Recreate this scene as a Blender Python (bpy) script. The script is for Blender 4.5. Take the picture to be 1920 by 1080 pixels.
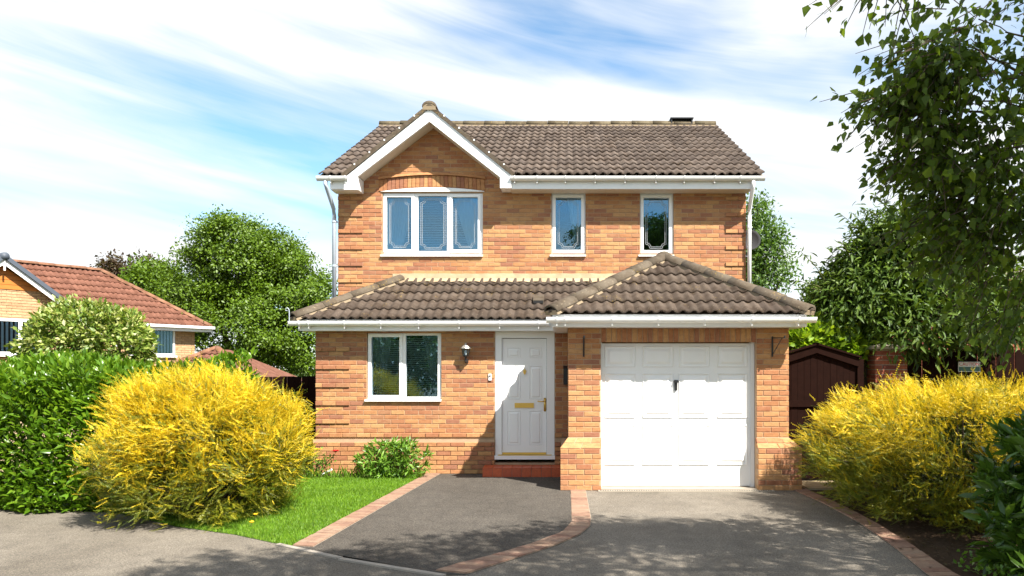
import bpy, bmesh, math, random
import numpy as np
from mathutils import Vector, Matrix
random.seed(11); RNG = np.random.default_rng(11)
for o in list(bpy.data.objects): bpy.data.objects.remove(o)
scene = bpy.context.scene; COL = scene.collection
# ------------------------------------------------------------------ camera
F, VX, VY, EYE = 1380.0, 1062.0, 690.0, 1.75      # focal length and vanishing point in photo pixels, eye height in metres
cd = bpy.data.cameras.new('camera'); cam = bpy.data.objects.new('camera', cd); COL.objects.link(cam)
cd.sensor_width = 36; cd.lens = F/1920*36; cd.shift_x = (960-VX)/1920; cd.shift_y = (VY-540)/1920; cd.clip_end = 3000
cam.location = (0, 0, EYE); cam.rotation_euler = (math.pi/2, 0, 0); scene.camera = cam
def X_(px, Y): return (px-VX)*Y/F
def Z_(py, Y): return EYE+(VY-py)*Y/F
def G_(px, py):                                     # pixel on the flat ground
    Y = F*EYE/(py-VY); return (X_(px, Y), Y)
# ------------------------------------------------------------------ light
SUN = Vector((.606, -.64, 1.0)).normalized()
sl = bpy.data.lights.new('sun', 'SUN'); sl.energy = 5.0; sl.angle = math.radians(.53); sl.color = (1, .945, .86)
so = bpy.data.objects.new('sun', sl); COL.objects.link(so); so.rotation_euler = (-SUN).to_track_quat('-Z', 'Y').to_euler(); so.location = (10, -10, 20)
scene.view_settings.view_transform = 'Standard'; scene.view_settings.look = 'None'
scene.view_settings.exposure = 1.35; scene.view_settings.gamma = 1; scene.view_settings.use_curve_mapping = False
world = bpy.data.worlds.new('World'); scene.world = world; world.use_nodes = True
nt = world.node_tree; nt.nodes.clear()
def nd(t, typ, **kw):
    n = t.nodes.new(typ)
    for k, v in kw.items():
        if k.startswith('i_'): n.inputs[k[2:].replace('_', ' ')].default_value = v
        else: setattr(n, k, v)
    return n
def ramp(t, stops, fac=None, interp='LINEAR'):
    r = t.nodes.new('ShaderNodeValToRGB'); cr = r.color_ramp; cr.interpolation = interp
    while len(cr.elements) > 1: cr.elements.remove(cr.elements[-1])
    for i, (p, c) in enumerate(stops):
        e = cr.elements[0] if i == 0 else cr.elements.new(p)
        e.position = p; e.color = (*c, 1) if len(c) == 3 else c
    if fac is not None: t.links.new(fac, r.inputs[0])
    return r
def mth(t, op, a, b=None, c=None):
    n = t.nodes.new('ShaderNodeMath'); n.operation = op
    for i, v in enumerate((a, b, c)):
        if v is None: continue
        if isinstance(v, (int, float)): n.inputs[i].default_value = v
        else: t.links.new(v, n.inputs[i])
    return n.outputs[0]
sky = nd(nt, 'ShaderNodeTexSky', sky_type='NISHITA', sun_disc=False, altitude=50, air_density=1.0, dust_density=.2, ozone_density=.9)
sky.sun_elevation = math.asin(SUN.z); sky.sun_rotation = math.atan2(SUN.x, SUN.y)
tc = nt.nodes.new('ShaderNodeTexCoord'); sep = nt.nodes.new('ShaderNodeSeparateXYZ'); nt.links.new(tc.outputs['Generated'], sep.inputs[0])
def cloud(tilt, sc, scale, detail, rough, dist, off):       # streaks of thin high cloud on the sky sphere
    m1 = nd(nt, 'ShaderNodeMapping'); m1.inputs['Rotation'].default_value = (0, math.radians(tilt), 0); nt.links.new(tc.outputs['Generated'], m1.inputs[0])
    mp = nd(nt, 'ShaderNodeMapping'); mp.inputs['Scale'].default_value = sc; mp.inputs['Location'].default_value = off; nt.links.new(m1.outputs[0], mp.inputs[0])
    n = nd(nt, 'ShaderNodeTexNoise'); n.inputs['Scale'].default_value = scale; n.inputs['Detail'].default_value = detail; n.inputs['Roughness'].default_value = rough; n.inputs['Distortion'].default_value = dist
    nt.links.new(mp.outputs[0], n.inputs[0]); return n.outputs[0]
c1 = cloud(-10, (.9, .9, 4.2), 1.5, 4, .5, .35, (2.0, 1.0, .6)); c2 = cloud(-12, (.8, .8, 7.5), 3.2, 6, .6, .6, (5, 3, 1))
cm = mth(nt, 'ADD', mth(nt, 'MULTIPLY', c1, .76), mth(nt, 'MULTIPLY', c2, .24))
cmask = ramp(nt, [(.38, (.0, .0, .0)), (.47, (.45, .45, .45)), (.565, (1, 1, 1))], cm)
skm = nd(nt, 'ShaderNodeVectorMath', operation='MULTIPLY'); skm.inputs[1].default_value = (.074, .094, .098); nt.links.new(sky.outputs[0], skm.inputs[0])
mixw = nd(nt, 'ShaderNodeMix', data_type='RGBA'); nt.links.new(cmask.outputs[0], mixw.inputs[0]); nt.links.new(skm.outputs[0], mixw.inputs[6]); mixw.inputs[7].default_value = (.445, .452, .458, 1)
bg = nd(nt, 'ShaderNodeBackground'); bg.inputs['Strength'].default_value = 1.0; nt.links.new(mixw.outputs[2], bg.inputs[0])
wo = nd(nt, 'ShaderNodeOutputWorld'); nt.links.new(bg.outputs[0], wo.inputs[0])
scene.render.resolution_x = 1024; scene.render.resolution_y = 576
# ------------------------------------------------------------------ materials
M = {}
def newmat(name):
    m = bpy.data.materials.new(name); m.use_nodes = True; t = m.node_tree
    b = t.nodes['Principled BSDF']; M[name] = m; return m, t, b
def pos(t): return t.nodes.new('ShaderNodeNewGeometry').outputs['Position']
def noise(t, scale, detail=4, rough=.55, vec=None, dist=0):
    n = t.nodes.new('ShaderNodeTexNoise'); n.inputs['Scale'].default_value = scale; n.inputs['Detail'].default_value = detail; n.inputs['Roughness'].default_value = rough; n.inputs['Distortion'].default_value = dist
    t.links.new(vec if vec is not None else pos(t), n.inputs['Vector']); return n.outputs[0]
def vmap(t, sc, vec=None):
    m = t.nodes.new('ShaderNodeMapping'); m.inputs['Scale'].default_value = sc
    t.links.new(vec if vec is not None else pos(t), m.inputs[0]); return m.outputs[0]
def mixc(t, fac, a, b, mode='MIX'):
    n = t.nodes.new('ShaderNodeMix'); n.data_type = 'RGBA'; n.blend_type = mode
    for i, v in ((0, fac), (6, a), (7, b)):
        if isinstance(v, (int, float)): n.inputs[i].default_value = v
        elif isinstance(v, tuple): n.inputs[i].default_value = (*v, 1) if len(v) == 3 else v
        else: t.links.new(v, n.inputs[i])
    return n.outputs[2]
def bump(t, b, h, dist, strength=.6):
    n = t.nodes.new('ShaderNodeBump'); n.inputs['Distance'].default_value = dist; n.inputs['Strength'].default_value = strength
    t.links.new(h, n.inputs['Height']); t.links.new(n.outputs[0], b.inputs['Normal'])
def rnd_of(t):                                       # one random value per piece: stored on the mesh, or the object's own
    a = t.nodes.new('ShaderNodeAttribute'); a.attribute_name = 'rnd'
    o = t.nodes.new('ShaderNodeObjectInfo')
    return mth(t, 'FRACT', mth(t, 'ADD', a.outputs['Fac'], o.outputs['Random']))
def plain(name, col, rough=.5, var=.12, scale=6, metal=0, bmp=0, spec=.5):
    m, t, b = newmat(name)
    n = noise(t, scale, 5)
    c = mixc(t, mth(t, 'MULTIPLY', n, 1.0), tuple(x*(1-var) for x in col), tuple(min(1, x*(1+var)) for x in col))
    t.links.new(c, b.inputs['Base Color']); b.inputs['Roughness'].default_value = rough; b.inputs['Metallic'].default_value = metal
    b.inputs['Specular IOR Level'].default_value = spec
    if bmp: bump(t, b, noise(t, scale*8, 4), bmp)
    return m
def brickmat(name, stops, rough=.85):
    m, t, b = newmat(name)
    r = rnd_of(t); base = ramp(t, stops, r).outputs[0]
    big = noise(t, 5, 4, .65, vmap(t, (2.2, 2.2, 6)))
    burn = ramp(t, [(.44, (0, 0, 0)), (.62, (1, 1, 1))], big).outputs[0]
    c = mixc(t, mth(t, 'MULTIPLY', burn, .42), base, mixc(t, 1.0, base, (.62, .46, .46), 'MULTIPLY'))
    fine = noise(t, 90, 4, .7)
    c = mixc(t, .5, c, mixc(t, 1.0, c, ramp(t, [(.3, (.62, .6, .58)), (.7, (1.25, 1.22, 1.18))], fine).outputs[0], 'MULTIPLY'))
    t.links.new(c, b.inputs['Base Color']); b.inputs['Roughness'].default_value = rough; b.inputs['Specular IOR Level'].default_value = .25
    bump(t, b, noise(t, 160, 4, .7), .004, .5)
BR = [(0, (.47, .262, .118)), (.2, (.50, .282, .126)), (.4, (.445, .222, .098)), (.58, (.39, .178, .084)), (.74, (.365, .162, .084)), (.88, (.315, .145, .088)), (1, (.46, .245, .112))]
brickmat('brick', BR)
brickmat('brick_far', [(0, (.52, .34, .185)), (.5, (.56, .37, .21)), (1, (.46, .285, .155))])
brickmat('brick_red', [(0, (.24, .07, .04)), (.5, (.30, .095, .05)), (1, (.18, .055, .04))])
brickmat('paver', [(0, (.28, .18, .125)), (.4, (.33, .225, .155)), (.75, (.235, .135, .096)), (1, (.31, .225, .16))])
plain('mortar', (.43, .30, .195), .95, .15, 12, bmp=.003, spec=.1)
plain('mortar_pale', (.25, .195, .13), .95, .25, 9, bmp=.004, spec=.1)
plain('mortar_grey', (.34, .29, .23), .95, .25, 12, bmp=.004, spec=.1)
plain('render_flash', (.38, .29, .185), .95, .42, 7, bmp=.006, spec=.1)
plain('pvc', (.86, .86, .855), .28, .02, 3)
plain('pvc_old', (.74, .74, .72), .4, .10, 14)
plain('pvc_grey', (.36, .41, .47), .45, .08, 6)
plain('soffit', (.62, .56, .47), .5, .04, 3)
plain('door_white', (.86, .86, .855), .25, .015, 3)
plain('garage_white', (.85, .85, .84), .36, .05, 5)
plain('lead', (.50, .52, .54), .4, .05, 20)
plain('brass', (.72, .47, .12), .28, .06, 30, metal=.9)
plain('black_metal', (.012, .012, .013), .4, .1, 20)
plain('grey_metal', (.028, .03, .033), .85, .1, 12)
plain('lamp_metal', (.42, .40, .37), .4, .15, 30, metal=.6)
plain('near_black', (.01, .01, .01), .9)
plain('room', (.05, .045, .035), .9, .2, 3)
plain('blind', (.78, .72, .54), .5, .04, 8)
plain('blind_white', (.70, .72, .74), .5, .03, 8)
plain('timber_orange', (.50, .17, .03), .45, .2, 10)
plain('dark_tile_edge', (.07, .085, .11), .6, .1, 10)
plain('timber_dark', (.014, .0055, .0038), .95, .35, 12, bmp=.003, spec=.06)
plain('timber_grey', (.06, .045, .03), .85, .3, 10, bmp=.003, spec=.2)
plain('stone_cap', (.36, .31, .24), .9, .2, 14, bmp=.004, spec=.2)
plain('bark', (.10, .075, .055), .9, .4, 14, bmp=.01, spec=.15)
plain('stem_green', (.10, .10, .04), .8, .3, 14, spec=.2)
plain('concrete', (0.328, 0.289, 0.234), .9, .2, 10, bmp=.003, spec=.2)
plain('kerb_stone', (0.328, 0.289, 0.242), .9, .25, 16, bmp=.004, spec=.2)
plain('flagstone', (0.328, 0.257, 0.156), .9, .25, 8, bmp=.004, spec=.2)
plain('sign_white', (.72, .73, .70), .4, .05, 20); plain('sign_red', (.55, .02, .03), .4, .05); plain('sign_green', (.03, .11, .08), .4, .05)
plain('petal_red', (.55, .008, .012), .5, .2, 60); plain('petal_yellow', (.80, .50, .02), .5, .1, 60)
def quarry():
    m, t, b = newmat('quarry_tile'); r = rnd_of(t)
    c = ramp(t, [(0, (.46, .085, .028)), (.5, (.52, .10, .03)), (1, (.42, .075, .03))], r).outputs[0]
    c = mixc(t, .4, c, mixc(t, 1.0, c, ramp(t, [(.3, (.6, .6, .6)), (.7, (1.2, 1.2, 1.2))], noise(t, 30, 5)).outputs[0], 'MULTIPLY'))
    t.links.new(c, b.inputs['Base Color']); b.inputs['Roughness'].default_value = .45
quarry()
def tilemat(name, c0, c1, moss, lich):
    m, t, b = newmat(name); r = rnd_of(t)
    c = mixc(t, r, c0, c1)
    n = noise(t, 5, 6, .65); c = mixc(t, ramp(t, [(.42, (0, 0, 0)), (.62, (1, 1, 1))], n).outputs[0], c, mixc(t, 1.0, c, (.66, .60, .54), 'MULTIPLY'))
    n2 = noise(t, 22, 5, .7); c = mixc(t, mth(t, 'MULTIPLY', ramp(t, [(.60, (0, 0, 0)), (.70, (1, 1, 1))], n2).outputs[0], moss), c, (.40, .33, .22))
    n3 = noise(t, 2.6, 3); n4 = noise(t, 34, 4, .7)
    y = mth(t, 'MULTIPLY', ramp(t, [(.58, (0, 0, 0)), (.66, (1, 1, 1))], n3).outputs[0], ramp(t, [(.58, (0, 0, 0)), (.64, (1, 1, 1))], n4).outputs[0])
    c = mixc(t, mth(t, 'MULTIPLY', y, lich), c, (.55, .36, .05))
    t.links.new(c, b.inputs['Base Color']); b.inputs['Roughness'].default_value = .85; b.inputs['Specular IOR Level'].default_value = .25
    bump(t, b, noise(t, 120, 5, .7), .004, .7)
tilemat('roof_tile', (0.068, 0.050, 0.038), (0.096, 0.072, 0.055), .35, .5)
tilemat('roof_tile_upper', (0.078, 0.060, 0.050), (0.132, 0.104, 0.086), .30, .12)
tilemat('ridge', (0.092, 0.074, 0.054), (0.120, 0.096, 0.069), .5, .6)
tilemat('ridge_mossy', (0.112, 0.092, 0.056), (0.144, 0.116, 0.072), .6, .5)
tilemat('roof_red', (0.160, 0.070, 0.046), (0.196, 0.088, 0.058), .05, .0)
tilemat('ridge_red', (0.216, 0.112, 0.068), (0.256, 0.128, 0.076), .3, 1.0)
def asphalt(name, col, patch, stone):
    m, t, b = newmat(name)
    sp = noise(t, 150, 3, .8); sp2 = noise(t, 48, 4, .9); big = noise(t, .9, 5, .6, vmap(t, (1, .6, 1))); mid = noise(t, 5, 6, .65)
    c = ramp(t, [(.30, tuple(x*.40 for x in col)), (.5, col), (.70, stone)], sp).outputs[0]
    c = mixc(t, .85, c, mixc(t, 1.0, c, ramp(t, [(.36, (.38, .38, .38)), (.5, (1, 1, 1)), (.66, (1.75, 1.72, 1.65))], sp2).outputs[0], 'MULTIPLY'))
    c = mixc(t, ramp(t, [(.38, (0, 0, 0)), (.64, (1, 1, 1))], big).outputs[0], c, mixc(t, 1.0, c, patch, 'MULTIPLY'))
    c = mixc(t, .6, c, mixc(t, 1.0, c, ramp(t, [(.3, (.72, .72, .72)), (.7, (1.25, 1.24, 1.2))], mid).outputs[0], 'MULTIPLY'))
    t.links.new(c, b.inputs['Base Color']); b.inputs['Roughness'].default_value = .92; b.inputs['Specular IOR Level'].default_value = .2
    bump(t, b, sp2, .010, .9)
asphalt('asphalt_grey', (.185, .163, .134), (.70, .69, .68), (.38, .34, .285)); asphalt('asphalt_dark', (.082, .073, .063), (.80, .79, .78), (.17, .153, .132))
def soil(name, a, c2):
    m, t, b = newmat(name); n = noise(t, 30, 6, .7)
    t.links.new(mixc(t, n, a, c2), b.inputs['Base Color']); b.inputs['Roughness'].default_value = 1; b.inputs['Specular IOR Level'].default_value = .1; bump(t, b, n, .03, 1)
soil('soil', (.03, .02, .012), (.10, .065, .04)); soil('turf', (.05, .09, .015), (.10, .17, .03)); soil('far_ground', (.05, .085, .025), (.10, .13, .05))
LS = {'leaf_birch': .95, 'leaf_yellow': 1.0, 'leaf_yellow_green': .88, 'leaf_tree': .74, 'leaf_hedge': .74, 'grass': .80, 'leaf_lime': .85, 'leaf_pale': .85, 'leaf_tree_b': .85, 'leaf_wall': .98}
def leafmat(name, stops, rough=.45, trans=.35, spec=.5):
    m, t, b = newmat(name); r = rnd_of(t); c = ramp(t, [(p, tuple(v*LS.get(name, .72) for v in q)) for p, q in stops], r).outputs[0]
    c = mixc(t, .5, c, mixc(t, 1.0, c, ramp(t, [(.35, (.72, .75, .72)), (.65, (1.22, 1.2, 1.1))], noise(t, 1.6, 3)).outputs[0], 'MULTIPLY'))
    t.links.new(c, b.inputs['Base Color']); b.inputs['Roughness'].default_value = rough; b.inputs['Specular IOR Level'].default_value = spec
    tr = t.nodes.new('ShaderNodeBsdfTranslucent'); t.links.new(mixc(t, 1.0, c, (1.25, 1.2, .55), 'MULTIPLY'), tr.inputs[0])
    mx = t.nodes.new('ShaderNodeMixShader'); mx.inputs[0].default_value = trans
    t.links.new(b.outputs[0], mx.inputs[1]); t.links.new(tr.outputs[0], mx.inputs[2]); t.links.new(mx.outputs[0], t.nodes['Material Output'].inputs[0])
leafmat('leaf_hedge', [(0, (.09, .20, .012)), (.5, (.14, .29, .018)), (.8, (.26, .42, .03)), (1, (.12, .25, .015))], .30, .38)
leafmat('leaf_laurel', [(0, (.06, .13, .018)), (.6, (.095, .20, .025)), (1, (.15, .28, .035))], .3, .35)
leafmat('leaf_tree', [(0, (.10, .185, .005)), (.5, (.13, .235, .006)), (1, (.175, .285, .008))], .5, .3)
leafmat('leaf_tree_b', [(0, (.06, .13, .02)), (.5, (.10, .20, .03)), (1, (.16, .27, .045))], .5, .4)
leafmat('leaf_copper', [(0, (.07, .04, .025)), (.6, (.10, .06, .03)), (1, (.12, .11, .03))], .5, .35)
leafmat('leaf_birch', [(0, (.055, .095, .010)), (.6, (.085, .145, .014)), (1, (.17, .25, .02))], .5, .42, .3)
leafmat('leaf_photinia', [(0, (.06, .115, .015)), (.6, (.10, .18, .02)), (1, (.18, .27, .035))], .5, .3, .3)
leafmat('leaf_lime', [(0, (.18, .32, .02)), (.5, (.28, .44, .025)), (1, (.36, .50, .04))], .45, .4)
leafmat('leaf_pale', [(0, (.10, .18, .02)), (.45, (.20, .30, .04)), (.75, (.40, .47, .11)), (1, (.68, .66, .33))], .45, .35)
leafmat('leaf_wall', [(0, (.08, .17, .02)), (.6, (.13, .27, .03)), (1, (.24, .40, .06))], .36, .35)
leafmat('leaf_yellow', [(0, (.58, .42, .012)), (.5, (.74, .55, .016)), (.85, (.82, .62, .03)), (1, (.48, .39, .012))], .5, .3)
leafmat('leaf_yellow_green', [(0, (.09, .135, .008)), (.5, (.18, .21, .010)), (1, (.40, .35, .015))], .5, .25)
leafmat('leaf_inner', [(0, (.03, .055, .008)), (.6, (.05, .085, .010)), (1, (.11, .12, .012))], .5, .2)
leafmat('grass', [(0, (.12, .27, .012)), (.5, (.19, .38, .016)), (1, (.28, .46, .03))], .55, .4)
def glass(name='glass', ior=2.2):
    m, t, b = newmat(name); t.nodes.remove(b)
    tr = t.nodes.new('ShaderNodeBsdfTransparent'); tr.inputs[0].default_value = (.80, .88, .92, 1)
    gl = t.nodes.new('ShaderNodeBsdfGlossy'); gl.inputs['Roughness'].default_value = .01; gl.inputs[0].default_value = (.52, .82, 1, 1)
    fr = t.nodes.new('ShaderNodeFresnel'); fr.inputs[0].default_value = ior
    mx = t.nodes.new('ShaderNodeMixShader'); t.links.new(fr.outputs[0], mx.inputs[0]); t.links.new(tr.outputs[0], mx.inputs[1]); t.links.new(gl.outputs[0], mx.inputs[2])
    t.links.new(mx.outputs[0], t.nodes['Material Output'].inputs[0])
glass(); glass('glass_far', 1.45)
def curtain():
    m, t, b = newmat('curtain'); b.inputs['Base Color'].default_value = (.88, .90, .90, 1); b.inputs['Roughness'].default_value = .9
    tr = t.nodes.new('ShaderNodeBsdfTransparent'); mx = t.nodes.new('ShaderNodeMixShader'); mx.inputs[0].default_value = .94
    t.links.new(tr.outputs[0], mx.inputs[1]); t.links.new(b.outputs[0], mx.inputs[2]); t.links.new(mx.outputs[0], t.nodes['Material Output'].inputs[0])
curtain()
# ------------------------------------------------------------------ mesh helpers
class MB:
    def __init__(s): s.v = []; s.f = []
    def add(s, v, f):
        n = len(s.v); s.v += [tuple(p) for p in v]; s.f += [tuple(i+n for i in q) for q in f]; return s
    def box(s, x0, x1, y0, y1, z0, z1):
        return s.add([(x0, y0, z0), (x1, y0, z0), (x1, y1, z0), (x0, y1, z0), (x0, y0, z1), (x1, y0, z1), (x1, y1, z1), (x0, y1, z1)],
                     [(0, 3, 2, 1), (4, 5, 6, 7), (0, 1, 5, 4), (1, 2, 6, 5), (2, 3, 7, 6), (3, 0, 4, 7)])
    def prism(s, poly, y0, y1):                     # polygon in (x, z), extruded along y
        n = len(poly)
        return s.add([(x, y0, z) for x, z in poly]+[(x, y1, z) for x, z in poly],
                     [tuple(range(n)), tuple(range(2*n-1, n-1, -1))]+[((i+1) % n, i, i+n, (i+1) % n+n) for i in range(n)])
    def prismx(s, poly, x0, x1):                    # polygon in (y, z), extruded along x
        n = len(poly)
        return s.add([(x0, y, z) for y, z in poly]+[(x1, y, z) for y, z in poly],
                     [tuple(range(n)), tuple(range(2*n-1, n-1, -1))]+[((i+1) % n, i, i+n, (i+1) % n+n) for i in range(n)])
    def frame(s, x0, x1, y0, y1, z0, z1, w):        # rectangular frame of bar width w
        s.box(x0, x0+w, y0, y1, z0, z1); s.box(x1-w, x1, y0, y1, z0, z1)
        s.box(x0+w, x1-w, y0, y1, z0, z0+w); s.box(x0+w, x1-w, y0, y1, z1-w, z1); return s
    def tube(s, pts, rad, n=6, cap=True):
        pts = [Vector(p) for p in pts]; rad = rad if hasattr(rad, '__len__') else [rad]*len(pts)
        b = len(s.v); up = Vector((0, 0, 1))
        for i, p in enumerate(pts):
            d = (pts[min(i+1, len(pts)-1)]-pts[max(i-1, 0)]).normalized()
            a = d.cross(up if abs(d.z) < .95 else Vector((1, 0, 0))).normalized(); c = a.cross(d)
            for k in range(n):
                t = 2*math.pi*k/n; q = p+(a*math.cos(t)+c*math.sin(t))*rad[i]; s.v.append(tuple(q))
        for i in range(len(pts)-1):
            for k in range(n):
                s.f.append((b+i*n+k, b+i*n+(k+1) % n, b+(i+1)*n+(k+1) % n, b+(i+1)*n+k))
        if cap:
            s.f.append(tuple(b+k for k in range(n-1, -1, -1))); s.f.append(tuple(b+(len(pts)-1)*n+k for k in range(n)))
        return s
    def lathe(s, c, prof, n=12):                    # profile of (radius, z) round a vertical axis at c
        b = len(s.v)
        for r, z in prof:
            for k in range(n):
                t = 2*math.pi*k/n; s.v.append((c[0]+r*math.cos(t), c[1]+r*math.sin(t), c[2]+z))
        for i in range(len(prof)-1):
            for k in range(n): s.f.append((b+i*n+k, b+i*n+(k+1) % n, b+(i+1)*n+(k+1) % n, b+(i+1)*n+k))
        return s
    def build(s, name, mat, parent=None, smooth=False, rnd=None):
        me = bpy.data.meshes.new(name); me.from_pydata(s.v, [], s.f); me.update()
        if rnd is not None: me.attributes.new('rnd', 'FLOAT', 'POINT').data.foreach_set('value', np.asarray(rnd, dtype=np.float32))
        return place(name, me, mat, parent, smooth)
def place(name, me, mat, parent=None, smooth=False, matrix=None):
    if mat and not len(me.materials): me.materials.append(M[mat])
    o = bpy.data.objects.new(name, me); COL.objects.link(o)
    if smooth: me.polygons.foreach_set('use_smooth', [True]*len(me.polygons))
    if parent: adopt(o, parent)
    if matrix is not None: o.matrix_basis = matrix
    return o
WORLD = {}
def adopt(o, parent):
    o.parent = parent
    if parent.name in WORLD: o.matrix_parent_inverse = WORLD[parent.name].inverted()
def thing(name, label, cat, loc=(0, 0, 0), group=None):
    o = bpy.data.objects.new(name, None); COL.objects.link(o); o.location = loc; WORLD[o.name] = Matrix.Translation(loc)
    o.empty_display_size = .2; return tag(o, label, cat, group)
def tag(o, label=None, cat=None, group=None, kind=None):
    if label: o['label'] = label
    if cat: o['category'] = cat
    if group: o['group'] = group
    if kind: o['kind'] = kind
    return o
def structure(o): o['kind'] = 'structure'; return o
def stuff(o): o['kind'] = 'stuff'; return o
def tri_mesh(name, V, T, rnd=None):
    me = bpy.data.meshes.new(name); nv, nf = len(V), len(T)
    me.vertices.add(nv); me.vertices.foreach_set('co', np.ascontiguousarray(V, dtype=np.float32).ravel())
    me.loops.add(nf*3); me.loops.foreach_set('vertex_index', np.ascontiguousarray(T, dtype=np.int32).ravel())
    me.polygons.add(nf); me.polygons.foreach_set('loop_start', np.arange(0, nf*3, 3, dtype=np.int32))
    me.update(calc_edges=True)
    if rnd is not None: me.attributes.new('rnd', 'FLOAT', 'POINT').data.foreach_set('value', np.asarray(rnd, dtype=np.float32))
    return me
def inst_join(tv, tf, R, P, rnd):                   # copies of one template joined: R (n,3,3) columns are the scaled axes
    n, k = len(P), len(tv)
    V = np.einsum('nij,kj->nki', R, tv)+P[:, None, :]
    T = tf[None]+(np.arange(n)*k)[:, None, None]
    return V.reshape(-1, 3), T.reshape(-1, 3), np.repeat(rnd, k)
def project(P):
    y = np.maximum(P[:, 1], .05); return VX+F*P[:, 0]/y, VY-F*(P[:, 2]-EYE)/y
def scatter(name, parent, tmpls, R, P, mat, nind=0, ind='leaf', mats=None, sel=None):
    """Join many copies of a few templates into one part; the nind that show largest become objects of their own."""
    n = len(P); rnd = RNG.random(n); which = RNG.integers(0, len(tmpls), n); single = np.zeros(n, bool)
    mi = sel if sel is not None else np.zeros(n, int); mats = mats or [mat]
    if nind:
        px, py = project(P); sc = np.linalg.norm(R[:, :, 1], axis=1)/np.maximum(P[:, 1], .3)
        sc[(px < 6) | (px > 1914) | (py < 6) | (py > 1074) | (P[:, 1] < .5)] = -1
        idx = np.argsort(-sc)[:nind]; idx = idx[sc[idx] > 0]; single[idx] = True
        base = {}
        for j in idx:
            key = (which[j], mi[j])
            if key not in base:
                me = tri_mesh(ind, tmpls[key[0]][0], tmpls[key[0]][1]); me.materials.append(M[mats[key[1]]]); base[key] = me
            m4 = Matrix.Identity(4)
            for a in range(3):
                for b in range(3): m4[a][b] = R[j, a, b]
                m4[a][3] = P[j, a]
            place(ind, base[key], None, parent, matrix=m4)
    out = []
    for k in range(len(mats)):
        Vs, Ts, Rs, off = [], [], [], 0
        for w in range(len(tmpls)):
            s = (which == w) & ~single & (mi == k)
            if not s.any(): continue
            V, T, r = inst_join(tmpls[w][0], tmpls[w][1], R[s], P[s], rnd[s]); Vs.append(V); Ts.append(T+off); Rs.append(r); off += len(V)
        if Vs:
            o = place(name, tri_mesh(name, np.concatenate(Vs), np.concatenate(Ts), np.concatenate(Rs)), mats[k], parent); stuff(o); out.append(o)
    return out
def unit(a): return a/np.maximum(np.linalg.norm(a, axis=-1, keepdims=True), 1e-9)
def frames(D, L, W, N=None):                        # rotation-scale matrices: y axis along D (length L), x across (width W)
    D = unit(D); n = len(D)
    if N is None: N = RNG.normal(size=(n, 3))+np.array([0, 0, 1.2])
    Xa = unit(np.cross(D, N)); Za = np.cross(Xa, D)
    L = np.broadcast_to(L, (n,)); W = np.broadcast_to(W, (n,))
    return np.stack([Xa*W[:, None], D*L[:, None], Za*L[:, None]], axis=2)
A = np.array
LEAF4 = (A([[0, 0, 0], [-.5, .45, .07], [0, 1, -.04], [.5, .45, .07]], float), A([[0, 3, 2], [0, 2, 1]]))
LEAF8 = (A([[0, 0, 0], [-.42, .3, .06], [0, .33, .0], [.42, .3, .06], [-.36, .66, .02], [0, .68, -.04], [.36, .66, .02], [0, 1, -.16]], float),
         A([[0, 2, 1], [0, 3, 2], [1, 2, 5], [1, 5, 4], [2, 3, 6], [2, 6, 5], [4, 5, 7], [5, 6, 7]]))
BIRCH = (A([[0, 0, 0], [-.5, .28, .05], [0, .3, 0], [.5, .28, .05], [-.3, .6, .02], [.3, .6, .02], [0, 1, -.08]], float),
         A([[0, 2, 1], [0, 3, 2], [1, 2, 4], [2, 5, 4], [2, 3, 5], [4, 5, 6]]))
def sprig(n=14, bend=.12, seed=0):                  # a thin shoot with pairs of tiny leaves
    r = np.random.default_rng(seed); V = [[-.006, 0, 0], [.006, 0, 0], [0, 1, bend]]; T = [[0, 1, 2]]
    for i in range(n):
        s = .10+.90*i/(n-1); c = A([0, s, bend*s*s])
        for sg in (-1, 1):
            l = .115*(1.15-.55*s)*r.uniform(.75, 1.3); d = A([sg*.9, .5+r.uniform(-.25, .35), .3+r.uniform(-.6, .6)]); d = d/np.linalg.norm(d)*l
            w = np.cross(d, A([0, .3, 1])); w = w/np.linalg.norm(w)*l*.26; k = len(V)
            V += [list(c+d*.15+w), list(c+d), list(c+d*.15-w)]; T += [[k, k+1, k+2]]
    return A(V), A(T)
SPRIGS = [sprig(14, .12, 1), sprig(13, -.06, 2), sprig(14, .22, 3), sprig(12, .3, 4)]
def flat_poly(name, pts, z, mat, th=None):
    bm = bmesh.new(); f = bm.faces.new([bm.verts.new((x, y, z)) for x, y in pts]); bm.normal_update()
    if f.normal.z < 0: bmesh.ops.reverse_faces(bm, faces=[f])
    bmesh.ops.triangulate(bm, faces=bm.faces[:]); me = bpy.data.meshes.new(name); bm.to_mesh(me); bm.free()
    return place(name, me, mat)
def inside_poly(P, poly):
    x, y = P[:, 0], P[:, 1]; r = np.zeros(len(P), bool); n = len(poly)
    for i in range(n):
        x0, y0 = poly[i]; x1, y1 = poly[(i+1) % n]
        if y0 == y1: continue
        c = ((y0 > y) != (y1 > y)) & (x < (x1-x0)*(y-y0)/(y1-y0)+x0); r ^= c
    return r
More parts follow.
